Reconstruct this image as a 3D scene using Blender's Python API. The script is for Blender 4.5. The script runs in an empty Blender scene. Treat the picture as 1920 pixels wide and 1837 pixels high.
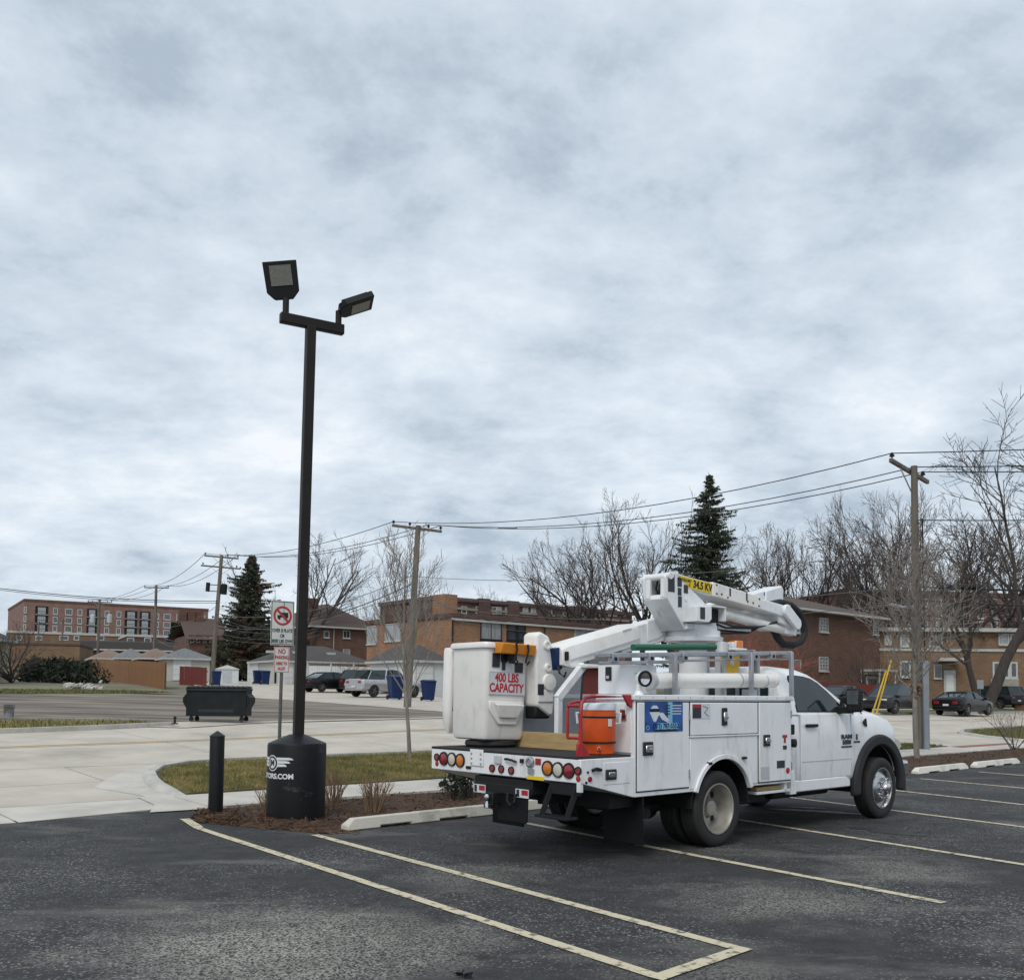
import bpy, bmesh, math, random
from mathutils import Vector, Matrix
R=math.radians
S=bpy.context.scene
COL=S.collection
random.seed(7)
# ------------------------------------------------------------------ camera
F_PX=1820.0; CX=960.0; CY=1200.0; EYE=1.6; ROLL=.009
PITCH=math.atan((1302-CY)/F_PX)
cd=bpy.data.cameras.new('camera'); cam=bpy.data.objects.new('camera',cd); COL.objects.link(cam)
cd.sensor_fit='HORIZONTAL'; cd.sensor_width=36; cd.lens=36*F_PX/1920
cd.shift_y=(CY-918.5)/1920; cd.clip_start=.1; cd.clip_end=4000
_c,_s=math.cos(PITCH),math.sin(PITCH)
FW=Vector((0,_c,_s)); _U=Vector((0,-_s,_c)); _R=Vector((1,0,0))
RT=_R*math.cos(ROLL)+_U*math.sin(ROLL); UP=_U*math.cos(ROLL)-_R*math.sin(ROLL)
cam.matrix_world=Matrix(((RT.x,UP.x,-FW.x,0),(RT.y,UP.y,-FW.y,0),(RT.z,UP.z,-FW.z,EYE),(0,0,0,1)))
S.camera=cam
# ------------------------------------------------------------------ sky, sun, exposure
SUN_EL,SUN_AZ=46,198      # azimuth: 0 = +Y, clockwise; the sun stands behind the camera, to its left
W=bpy.data.worlds.new('World'); S.world=W; W.use_nodes=True
nt=W.node_tree; nt.nodes.clear()
def N(t,**k):
    n=nt.nodes.new(t)
    for a,b in k.items(): setattr(n,a,b)
    return n
out=N('ShaderNodeOutputWorld'); mixs=N('ShaderNodeMixShader'); bg1=N('ShaderNodeBackground'); bg2=N('ShaderNodeBackground')
sky=N('ShaderNodeTexSky',sky_type='NISHITA',sun_disc=False,sun_elevation=R(SUN_EL),sun_rotation=R(SUN_AZ))
nt.links.new(sky.outputs[0],bg1.inputs[0]); bg1.inputs[1].default_value=.1
tc=N('ShaderNodeTexCoord'); sep=N('ShaderNodeSeparateXYZ'); nt.links.new(tc.outputs['Generated'],sep.inputs[0])
zz=N('ShaderNodeMath',operation='ABSOLUTE'); nt.links.new(sep.outputs[2],zz.inputs[0])
za=N('ShaderNodeMath',operation='ADD'); nt.links.new(zz.outputs[0],za.inputs[0]); za.inputs[1].default_value=.27
dx=N('ShaderNodeMath',operation='DIVIDE'); dy=N('ShaderNodeMath',operation='DIVIDE')
nt.links.new(sep.outputs[0],dx.inputs[0]); nt.links.new(za.outputs[0],dx.inputs[1])
nt.links.new(sep.outputs[1],dy.inputs[0]); nt.links.new(za.outputs[0],dy.inputs[1])
cmb=N('ShaderNodeCombineXYZ'); nt.links.new(dx.outputs[0],cmb.inputs[0]); nt.links.new(dy.outputs[0],cmb.inputs[1])
mp=N('ShaderNodeMapping'); nt.links.new(cmb.outputs[0],mp.inputs[0]); mp.inputs['Scale'].default_value=(1,1.12,1); mp.inputs['Location'].default_value=(3.7,1.3,0); mp.inputs['Rotation'].default_value=(0,0,R(-14))
n1=N('ShaderNodeTexNoise'); n1.inputs['Scale'].default_value=1.5; n1.inputs['Detail'].default_value=12; n1.inputs['Roughness'].default_value=.64; n1.inputs['Distortion'].default_value=.12
n2=N('ShaderNodeTexNoise'); n2.inputs['Scale'].default_value=5.5; n2.inputs['Distortion'].default_value=.2; n2.inputs['Detail'].default_value=10; n2.inputs['Roughness'].default_value=.6
nt.links.new(mp.outputs[0],n1.inputs['Vector']); nt.links.new(mp.outputs[0],n2.inputs['Vector'])
mm=N('ShaderNodeMix',data_type='FLOAT'); mm.inputs[0].default_value=.28
nt.links.new(n1.outputs[0],mm.inputs[2]); nt.links.new(n2.outputs[0],mm.inputs[3])
rp=N('ShaderNodeValToRGB'); nt.links.new(mm.outputs[0],rp.inputs[0])
el=rp.color_ramp.elements; el[0].position=.385; el[0].color=(.43,.51,.60,1); el[1].position=.63; el[1].color=(.88,.92,.965,1)
e=el.new(.45); e.color=(.565,.65,.74,1)
e=el.new(.56); e.color=(.735,.81,.885,1)
nt.links.new(rp.outputs[0],bg2.inputs[0]); bg2.inputs[1].default_value=1.0
mixs.inputs[0].default_value=.94
nt.links.new(bg1.outputs[0],mixs.inputs[1]); nt.links.new(bg2.outputs[0],mixs.inputs[2]); nt.links.new(mixs.outputs[0],out.inputs[0])
sl=bpy.data.lights.new('sun','SUN'); sl.energy=1.4; sl.angle=R(22); sl.color=(1,.95,.88)
so=bpy.data.objects.new('sun',sl); COL.objects.link(so); so.location=(0,0,60)
sd=Vector((math.sin(R(SUN_AZ))*math.cos(R(SUN_EL)),math.cos(R(SUN_AZ))*math.cos(R(SUN_EL)),math.sin(R(SUN_EL))))
so.rotation_euler=sd.to_track_quat('Z','Y').to_euler()
S.view_settings.view_transform='Standard'; S.view_settings.look='None'; S.view_settings.exposure=.1; S.view_settings.gamma=1
S.view_settings.use_curve_mapping=False
# ------------------------------------------------------------------ frame of the place: u runs along the street, v away across it
HEAD=R(48); ROT=R(42)
UV=Vector((math.sin(HEAD),math.cos(HEAD))); VV=Vector((-math.cos(HEAD),math.sin(HEAD)))
BP=[(-400,0),(11,0),(15.6,.15),(27,.7),(50,1.25),(62,1.65),(72,2.15),(95,2.8),(140,3.4),(3000,3.4)]
def zt(v):
    for (a,za_),(b,zb) in zip(BP,BP[1:]):
        if v<=b: return za_+(zb-za_)*(v-a)/(b-a)
    return BP[-1][1]
def P(u,v,z=0): q=UV*u+VV*v; return Vector((q.x,q.y,zt(v)+z))
def uv(p): q=Vector((p[0],p[1])); return q.dot(UV),q.dot(VV)
def at(px,py,d):           # the point that lies d metres ahead on a line of sight
    r=FW+RT*((px-CX)/F_PX)+UP*((CY-py)/F_PX); r=r*(d/r.y); return Vector((r.x,r.y,r.z+EYE))
def gnd(px,d): p=at(px,1300,d); return Vector((p.x,p.y,zt(uv(p)[1])))
# ------------------------------------------------------------------ materials
MATS={}
def mat(name,c,c2=None,rough=.6,metal=0,scale=6,bump=0,bscale=40,coat=0,detail=6,lo=.35,hi=.65,stretch=(1,1,1),spec=.5,trans=0,grime=None):
    if name in MATS: return MATS[name]
    m=bpy.data.materials.new(name); m.use_nodes=True; t=m.node_tree; b=t.nodes['Principled BSDF']
    b.inputs['Roughness'].default_value=rough; b.inputs['Metallic'].default_value=metal
    b.inputs['Coat Weight'].default_value=coat; b.inputs['Coat Roughness'].default_value=.08
    b.inputs['Specular IOR Level'].default_value=spec
    b.inputs['Transmission Weight'].default_value=trans
    tcn=t.nodes.new('ShaderNodeTexCoord'); mpn=t.nodes.new('ShaderNodeMapping'); t.links.new(tcn.outputs['Object'],mpn.inputs[0]); mpn.inputs['Scale'].default_value=stretch
    if c2 is None: c2=tuple(x*.86 for x in c)
    n=t.nodes.new('ShaderNodeTexNoise'); n.inputs['Scale'].default_value=scale; n.inputs['Detail'].default_value=detail; n.inputs['Roughness'].default_value=.62
    t.links.new(mpn.outputs[0],n.inputs['Vector'])
    r=t.nodes.new('ShaderNodeValToRGB'); r.color_ramp.elements[0].position=lo; r.color_ramp.elements[1].position=hi
    r.color_ramp.elements[0].color=(*c2,1); r.color_ramp.elements[1].color=(*c,1)
    t.links.new(n.outputs[0],r.inputs[0]); col=r.outputs[0]
    if grime:
        gc,gs,gst,g0,g1,ga=grime      # colour, scale, stretch, ramp start and end, amount
        gm=t.nodes.new('ShaderNodeMapping'); gm.inputs['Scale'].default_value=gst; gm.inputs['Location'].default_value=(5.1,2.7,8.3); t.links.new(tcn.outputs['Object'],gm.inputs[0])
        gn=t.nodes.new('ShaderNodeTexNoise'); gn.inputs['Scale'].default_value=gs; gn.inputs['Detail'].default_value=11; gn.inputs['Roughness'].default_value=.68; t.links.new(gm.outputs[0],gn.inputs['Vector'])
        gr=t.nodes.new('ShaderNodeMapRange'); gr.inputs['From Min'].default_value=g0; gr.inputs['From Max'].default_value=g1; gr.inputs['To Max'].default_value=ga; t.links.new(gn.outputs[0],gr.inputs[0])
        gx=t.nodes.new('ShaderNodeMix'); gx.data_type='RGBA'; gx.inputs[7].default_value=(*gc,1); t.links.new(gr.outputs[0],gx.inputs[0]); t.links.new(col,gx.inputs[6]); col=gx.outputs[2]
    t.links.new(col,b.inputs['Base Color'])
    if bump:
        n2=t.nodes.new('ShaderNodeTexNoise'); n2.inputs['Scale'].default_value=bscale; n2.inputs['Detail'].default_value=4
        t.links.new(mpn.outputs[0],n2.inputs['Vector'])
        bn=t.nodes.new('ShaderNodeBump'); bn.inputs['Strength'].default_value=bump; bn.inputs['Distance'].default_value=.02
        t.links.new(n2.outputs[0],bn.inputs['Height']); t.links.new(bn.outputs[0],b.inputs['Normal'])
    MATS[name]=m; return m
def brick(name,c1,c2,mortar,rot=False):
    m=bpy.data.materials.new(name); m.use_nodes=True; t=m.node_tree; b=t.nodes['Principled BSDF']; b.inputs['Roughness'].default_value=.9
    tcn=t.nodes.new('ShaderNodeTexCoord'); sp=t.nodes.new('ShaderNodeSeparateXYZ'); t.links.new(tcn.outputs['Object'],sp.inputs[0])
    ad=t.nodes.new('ShaderNodeMath'); t.links.new(sp.outputs[0],ad.inputs[0]); t.links.new(sp.outputs[1],ad.inputs[1])
    cb=t.nodes.new('ShaderNodeCombineXYZ'); t.links.new(ad.outputs[0],cb.inputs[0]); t.links.new(sp.outputs[2],cb.inputs[1])
    bt=t.nodes.new('ShaderNodeTexBrick'); bt.inputs['Scale'].default_value=1.0; bt.inputs['Brick Width'].default_value=.42; bt.inputs['Row Height'].default_value=.14; bt.inputs['Mortar Size'].default_value=.012
    bt.inputs['Color1'].default_value=(*c1,1); bt.inputs['Color2'].default_value=(*c2,1); bt.inputs['Mortar'].default_value=(*mortar,1)
    t.links.new(cb.outputs[0],bt.inputs['Vector'])
    n=t.nodes.new('ShaderNodeTexNoise'); n.inputs['Scale'].default_value=.6; n.inputs['Detail'].default_value=8; t.links.new(tcn.outputs['Object'],n.inputs['Vector'])
    mx=t.nodes.new('ShaderNodeMix'); mx.data_type='RGBA'; mx.blend_type='MULTIPLY'; mx.inputs[0].default_value=.55
    rr=t.nodes.new('ShaderNodeValToRGB'); rr.color_ramp.elements[0].color=(.55,.53,.52,1); rr.color_ramp.elements[1].color=(1.1,1.1,1.1,1); rr.color_ramp.elements[0].position=.3; rr.color_ramp.elements[1].position=.7
    t.links.new(n.outputs[0],rr.inputs[0]); t.links.new(bt.outputs[0],mx.inputs[6]); t.links.new(rr.outputs[0],mx.inputs[7]); t.links.new(mx.outputs[2],b.inputs['Base Color'])
    bn=t.nodes.new('ShaderNodeBump'); bn.inputs['Strength'].default_value=.4; bn.inputs['Distance'].default_value=.02; t.links.new(bt.outputs['Fac'],bn.inputs['Height']); bn.invert=True
    t.links.new(bn.outputs[0],b.inputs['Normal']); return m
def asphalt_mat():
    m=bpy.data.materials.new('asphalt'); m.use_nodes=True; t=m.node_tree; b=t.nodes['Principled BSDF']; L=t.links.new
    def nn(ty,**k):
        n=t.nodes.new(ty)
        for a,v in k.items(): n.inputs[a].default_value=v
        return n
    tcn=nn('ShaderNodeTexCoord')
    big=nn('ShaderNodeTexNoise',Scale=.42,Detail=6,Roughness=.6,Distortion=.4); L(tcn.outputs['Object'],big.inputs['Vector'])
    pr=nn('ShaderNodeValToRGB'); pr.color_ramp.elements[0].position=.40; pr.color_ramp.elements[1].position=.68; pr.color_ramp.elements[0].color=(.06,.06,.06,1); L(big.outputs[0],pr.inputs[0])
    gr=nn('ShaderNodeTexVoronoi',Scale=75,Randomness=1); L(tcn.outputs['Object'],gr.inputs['Vector'])
    sp=nn('ShaderNodeSeparateColor'); L(gr.outputs['Color'],sp.inputs[0])
    gm=nn('ShaderNodeMath'); gm.operation='SUBTRACT'; L(sp.outputs[0],gm.inputs[0])
    th=nn('ShaderNodeMapRange'); th.inputs['To Min'].default_value=.995; th.inputs['To Max'].default_value=.66; L(pr.outputs[0],th.inputs[0]); L(th.outputs[0],gm.inputs[1])
    g2=nn('ShaderNodeMath'); g2.operation='MULTIPLY'; g2.use_clamp=True; L(gm.outputs[0],g2.inputs[0]); g2.inputs[1].default_value=5
    fine=nn('ShaderNodeTexNoise',Scale=3.2,Detail=9,Roughness=.72); L(tcn.outputs['Object'],fine.inputs['Vector'])
    base=nn('ShaderNodeValToRGB'); base.color_ramp.elements[0].color=(.0215,.0215,.0225,1); base.color_ramp.elements[1].color=(.050,.050,.0515,1); base.color_ramp.elements[0].position=.36; base.color_ramp.elements[1].position=.66; L(fine.outputs[0],base.inputs[0])
    st=nn('ShaderNodeValToRGB'); st.color_ramp.elements[0].color=(.10,.10,.10,1); st.color_ramp.elements[1].color=(.33,.32,.295,1); L(sp.outputs[1],st.inputs[0])
    mx=nn('ShaderNodeMix'); mx.data_type='RGBA'; L(g2.outputs[0],mx.inputs[0]); L(base.outputs[0],mx.inputs[6]); L(st.outputs[0],mx.inputs[7])
    # pale sandy dust lying in worn spots
    du=nn('ShaderNodeTexNoise',Scale=.8,Detail=8,Roughness=.66); mpd=nn('ShaderNodeMapping'); mpd.inputs['Location'].default_value=(4.3,9.1,0); mpd.inputs['Rotation'].default_value=(0,0,R(42)); mpd.inputs['Scale'].default_value=(.55,1.6,1)
    L(tcn.outputs['Object'],mpd.inputs[0]); L(mpd.outputs[0],du.inputs['Vector'])
    dr=nn('ShaderNodeValToRGB'); dr.color_ramp.elements[0].position=.55; dr.color_ramp.elements[1].position=.76; dr.color_ramp.elements[1].color=(.6,.6,.6,1); L(du.outputs[0],dr.inputs[0])
    m2=nn('ShaderNodeMix'); m2.data_type='RGBA'; L(dr.outputs[0],m2.inputs[0]); L(mx.outputs[2],m2.inputs[6]); m2.inputs[7].default_value=(.22,.21,.185,1)
    acc=m2.outputs[2]
    for (wx,wy,wr,wa) in ((-1.45,6.25,1.5,1.0),(2.1,7.7,1.0,.6),(3.7,9.3,.9,.5),(6.9,11.9,1.1,.45),(4.3,6.2,1.3,.5),(-.4,8.6,.8,.35),(1.2,5.2,1.0,.4)):
        ds=nn('ShaderNodeVectorMath'); ds.operation='DISTANCE'; wn=nn('ShaderNodeTexNoise',Scale=1.3,Detail=7,Roughness=.7); L(tcn.outputs['Object'],wn.inputs['Vector']); L(tcn.outputs['Object'],ds.inputs[0]); ds.inputs[1].default_value=(wx,wy,0)
        sm=nn('ShaderNodeMath'); sm.operation='MULTIPLY_ADD'; L(wn.outputs[0],sm.inputs[0]); sm.inputs[1].default_value=2.6; sm.inputs[2].default_value=-1.3
        ad_=nn('ShaderNodeMath'); ad_.operation='ADD'; L(ds.outputs['Value'],ad_.inputs[0]); L(sm.outputs[0],ad_.inputs[1])
        mr=nn('ShaderNodeMapRange'); mr.inputs['From Min'].default_value=wr; mr.inputs['From Max'].default_value=wr*.2; mr.inputs['To Max'].default_value=wa; L(ad_.outputs[0],mr.inputs[0])
        gsp=nn('ShaderNodeMath'); gsp.operation='MULTIPLY_ADD'; gsp.use_clamp=True; L(sp.outputs[2],gsp.inputs[0]); gsp.inputs[1].default_value=1.6; gsp.inputs[2].default_value=-.35
        mf=nn('ShaderNodeMath'); mf.operation='MULTIPLY'; L(mr.outputs[0],mf.inputs[0]); L(gsp.outputs[0],mf.inputs[1])
        mw=nn('ShaderNodeMix'); mw.data_type='RGBA'; L(mf.outputs[0],mw.inputs[0]); L(acc,mw.inputs[6]); mw.inputs[7].default_value=(.36,.34,.295,1); acc=mw.outputs[2]
    L(acc,b.inputs['Base Color']); b.inputs['Roughness'].default_value=.82; b.inputs['Specular IOR Level'].default_value=.35
    bn=nn('ShaderNodeBump'); bn.inputs['Strength'].default_value=.55; bn.inputs['Distance'].default_value=.012; L(gr.outputs['Distance'],bn.inputs['Height']); L(bn.outputs[0],b.inputs['Normal'])
    return m
M={}
M['asphalt']=asphalt_mat()
M['line']=mat('line_paint',(.58,.51,.36),(.13,.12,.10),.8,scale=11,lo=.37,hi=.48,bump=.25,bscale=60,detail=9)
M['concrete']=mat('street_concrete',(.55,.50,.425),(.43,.39,.33),.88,scale=.9,bump=.15,bscale=25,detail=10,grime=((.20,.185,.16),.35,(1,1,1),.54,.74,.55))
M['sidewalk']=mat('sidewalk_concrete',(.57,.535,.475),(.45,.42,.375),.88,scale=1.4,bump=.15,bscale=30,detail=10,grime=((.25,.23,.20),.6,(1,1,1),.56,.76,.5))
M['kerb']=mat('kerb_concrete',(.52,.50,.45),(.36,.345,.31),.88,scale=2.5,bump=.2,bscale=30,detail=9)
M['stop']=mat('stop_concrete',(.56,.54,.47),(.30,.28,.24),.85,scale=4,bump=.25,bscale=35,detail=9,lo=.28,hi=.5)
M['stopw']=mat('stop_painted',(.66,.64,.57),(.45,.43,.38),.8,scale=4,bump=.2,bscale=35,detail=9,lo=.28,hi=.5)
M['joint']=mat('joint_dark',(.12,.115,.105),None,.95)
M['turf']=mat('turf_soil',(.13,.12,.05),(.075,.07,.035),.95,scale=3,bump=.4,bscale=50)
M['turfg']=mat('turf_green',(.10,.125,.035),(.075,.075,.03),.95,scale=1.2,bump=.4,bscale=40)
M['mulch']=mat('mulch',(.090,.046,.022),(.034,.018,.010),.95,scale=14,bump=.9,bscale=45)
M['chip']=mat('mulch_chip',(.14,.072,.034),(.05,.026,.014),.95,scale=3,lo=.4,hi=.6)
M['gravel']=mat('gravel',(.27,.225,.18),(.085,.07,.058),.95,scale=.55,bump=.6,bscale=18,detail=12,stretch=(.35,1.9,1),lo=.40,hi=.62)
M['dirt']=mat('far_ground',(.20,.185,.13),(.13,.12,.075),.95,scale=.3,bump=.3,bscale=8,detail=10)
M['white']=mat('truck_white',(.80,.81,.82),(.72,.725,.73),.32,scale=2.2,coat=.35,detail=8,lo=.25,hi=.5,grime=((.36,.34,.30),3.2,(1.6,1.6,.35),.53,.74,.55))
M['fibre']=mat('fibreglass_white',(.82,.80,.76),(.70,.68,.63),.42,scale=3.5,coat=.1,detail=9,lo=.26,hi=.48,grime=((.34,.29,.22),5,(2,2,.5),.57,.78,.5))
M['boom']=mat('boom_white',(.78,.79,.80),(.64,.65,.66),.38,scale=3,coat=.2,detail=8,lo=.28,hi=.48,grime=((.25,.23,.20),4.5,(1.5,1.5,.5),.57,.76,.5))
M['panel']=mat('body_grey',(.50,.52,.55),(.43,.44,.46),.45,scale=2.5)
M['black']=mat('black_plastic',(.014,.014,.015),(.010,.010,.011),.6,scale=6,spec=.3)
M['satin']=mat('black_cover',(.009,.010,.012),(.006,.0065,.0075),.55,scale=5,bump=.05,bscale=12,spec=.22)
M['rubber']=mat('rubber',(.022,.021,.021),(.013,.013,.013),.8,scale=9,bump=.15,bscale=60)
M['flare']=mat('flare_grey',(.028,.029,.031),None,.65,scale=8,spec=.3)
M['steel']=mat('wheel_steel',(.42,.40,.355),(.27,.255,.225),.42,.4,scale=5)
M['rimf']=mat('front_rim_metal',(.62,.62,.62),(.45,.45,.45),.28,1,scale=5)
M['chrome']=mat('polished_metal',(.75,.75,.76),(.55,.55,.56),.16,1,scale=6)
M['alu']=mat('aluminium',(.48,.49,.51),(.34,.35,.37),.38,.8,scale=5)
M['glass']=mat('tinted_glass',(.022,.038,.040),(.012,.020,.022),.05,scale=2,spec=.5)
M['pane']=mat('window_glass',(.07,.085,.10),(.03,.035,.04),.08,scale=.8,spec=.9)
M['curtain']=mat('curtained_glass',(.36,.38,.39),(.20,.21,.22),.12,scale=1.5,stretch=(4,4,.3),spec=.8)
M['red']=mat('red_lens',(.30,.012,.022),(.2,.008,.016),.22,scale=30,coat=.5)
M['redp']=mat('red_paint',(.42,.018,.022),(.30,.012,.016),.4,scale=6)
M['amber']=mat('amber_lens',(.62,.20,.015),(.5,.14,.01),.22,scale=30,coat=.5)
M['clear']=mat('clear_lens',(.62,.60,.52),(.5,.48,.42),.2,scale=60,coat=.5)
M['orange']=mat('orange_plastic',(.72,.10,.014),(.62,.08,.012),.42,scale=5)
M['tray']=mat('orange_tray',(.70,.26,.012),(.6,.2,.01),.45,scale=5)
M['lid']=mat('cooler_lid',(.68,.74,.80),None,.45)
M['ply']=mat('plywood',(.50,.36,.17),(.36,.25,.11),.8,scale=3,stretch=(1,1,7),detail=9)
M['sticker']=mat('sticker_dark',(.025,.028,.04),(.016,.018,.024),.45)
M['stickw']=mat('sticker_white',(.66,.68,.70),None,.5)
M['blue']=mat('blue_plastic',(.006,.026,.10),(.004,.018,.07),.5,spec=.3)
M['navy']=mat('sticker_blue',(.012,.10,.36),(.006,.045,.20),.35,scale=5,lo=.4,hi=.6)
M['cyan']=mat('sticker_sky',(.22,.50,.72),None,.4)
M['yellow']=mat('yellow_sign',(.80,.58,.01),None,.45)
M['ylw']=mat('yellow_guard',(.72,.45,.02),(.6,.36,.015),.5)
M['yline']=mat('yellow_line',(.60,.38,.12),(.45,.38,.28),.85,scale=1.6,lo=.35,hi=.6)
M['green']=mat('green_tube',(.01,.12,.06),None,.5)
M['drum']=mat('drum_cover',(.009,.010,.012),(.006,.0065,.0075),.5,scale=5,bump=.06,bscale=12,spec=.25,grime=((.10,.10,.095),2.6,(1,1,1.6),.60,.72,.6))
M['bronze']=mat('pole_bronze',(.020,.0175,.0155),(.014,.0125,.011),.55,scale=3,spec=.22)
M['lens']=mat('lamp_lens',(.16,.16,.13),(.12,.12,.10),.3,scale=30)
M['post']=mat('sign_post',(.13,.13,.12),(.09,.09,.085),.55,.4)
M['signw']=mat('sign_white',(.62,.64,.60),(.54,.56,.53),.5)
M['signr']=mat('sign_red',(.45,.03,.03),None,.5)
M['ink']=mat('ink_black',(.012,.012,.013),None,.6)
M['inkr']=mat('ink_red',(.50,.015,.03),None,.55)
M['inkw']=mat('ink_white',(.72,.74,.76),None,.6)
M['wood']=mat('pole_wood',(.19,.165,.135),(.09,.078,.065),.92,scale=6,stretch=(1,1,.08),bump=.5,bscale=14,detail=9)
M['barky']=mat('young_bark',(.27,.245,.21),(.15,.135,.12),.92,scale=8,stretch=(1,1,.3),bump=.5,bscale=30)
M['bark']=mat('bark',(.060,.048,.042),(.034,.028,.025),.95,scale=6,stretch=(1,1,.2),bump=.5,bscale=12)
M['twig']=mat('twigs',(.098,.078,.069),(.055,.043,.038),.95,scale=2)
M['twigl']=mat('twigs_light',(.17,.138,.115),(.10,.08,.068),.95,scale=2)
M['twigp']=mat('twigs_pale',(.30,.265,.235),(.19,.165,.145),.95,scale=2)
M['twigb']=mat('twigs_brown',(.30,.20,.125),(.18,.115,.072),.95,scale=3)
M['twigr']=mat('red_twigs',(.27,.05,.035),(.18,.08,.06),.9)
M['spruce']=mat('spruce_needles',(.050,.066,.034),(.024,.034,.020),.85,scale=2)
M['spruceb']=mat('spruce_browned',(.042,.050,.028),(.105,.052,.030),.85,scale=.45,lo=.40,hi=.50)
M['juniper']=mat('juniper',(.028,.040,.022),(.016,.024,.014),.9,scale=3)
M['grass']=mat('grass_blades',(.30,.24,.09),(.115,.12,.032),.85,scale=1.6,lo=.38,hi=.60,detail=9)
M['grassg']=mat('grass_green',(.13,.155,.035),(.16,.14,.055),.85,scale=.8,lo=.4,hi=.6)
M['fence']=mat('cedar_fence',(.27,.135,.058),(.18,.088,.038),.85,scale=3,stretch=(3,3,.2),detail=8)
M['redfence']=mat('red_fence',(.17,.035,.027),(.12,.025,.02),.85,scale=3,stretch=(3,3,.2))
M['brickO']=brick('orange_brick',(.35,.175,.085),(.27,.13,.065),(.27,.22,.18))
M['brickR']=brick('red_brick',(.165,.075,.048),(.115,.052,.036),(.15,.115,.095))
M['brickD']=brick('dark_brick',(.125,.06,.048),(.09,.045,.037),(.13,.11,.10))
M['brickP']=brick('pink_brick',(.27,.145,.118),(.22,.118,.098),(.24,.19,.17))
M['brickT']=brick('tan_brick',(.25,.15,.08),(.19,.112,.062),(.22,.175,.135))
M['stoneL']=brick('limestone',(.36,.33,.26),(.29,.26,.21),(.25,.22,.18))
M['shingle']=mat('shingles',(.095,.088,.085),(.055,.050,.05),.92,scale=9,bump=.4,bscale=10,stretch=(1,1,3))
M['shingleb']=mat('shingles_brown',(.115,.082,.068),(.07,.05,.043),.92,scale=9,bump=.4,bscale=10,stretch=(1,1,3))
M['shingleg']=mat('shingles_grey',(.20,.21,.215),(.14,.145,.15),.92,scale=5,bump=.4,bscale=10)
M['rust']=mat('rusty_roof',(.23,.12,.075),(.19,.18,.165),.9,scale=.5)
M['trim']=mat('white_trim',(.50,.50,.475),(.40,.40,.38),.6)
M['siding']=mat('siding',(.50,.49,.44),(.42,.41,.37),.7,stretch=(.2,.2,8),scale=2)
M['wsiding']=mat('white_siding',(.66,.67,.66),(.58,.59,.58),.6,scale=2)
M['cream']=mat('cream_wall',(.48,.43,.31),None,.8,scale=1)
M['dumpster']=mat('dumpster_green',(.011,.016,.018),(.007,.010,.011),.6,scale=3,spec=.22)
M['carK']=mat('car_black',(.008,.008,.009),None,.3,coat=.15,spec=.3)
M['carG']=mat('car_grey',(.026,.026,.028),None,.32,.2,coat=.15,spec=.35)
M['carS']=mat('car_silver',(.50,.51,.53),None,.28,.5,coat=.7)
M['carD']=mat('car_dark_red',(.035,.016,.018),None,.3,coat=.2,spec=.3)
M['carN']=mat('car_navy',(.008,.008,.013),None,.3,coat=.15,spec=.3)
M['wire']=mat('wire_black',(.016,.016,.018),None,.7)
M['wiregrey']=mat('wire_grey',(.12,.12,.12),None,.6)
M['pail']=mat('pail_grey',(.24,.26,.28),(.13,.12,.10),.6,scale=3,lo=.45,hi=.55)
M['water']=mat('puddle',(.03,.032,.036),None,.03,spec=.9)
M['palegrey']=mat('pale_grey_mottle',(.34,.34,.35),(.12,.12,.125),.6,scale=7,lo=.40,hi=.56,detail=9)  # mottled pale to dark grey
M['damp']=mat('damp_stain',(.020,.019,.018),(.03,.028,.026),.55,scale=4)
M['conduit']=mat('grey_conduit',(.26,.28,.31),None,.55)
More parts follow.
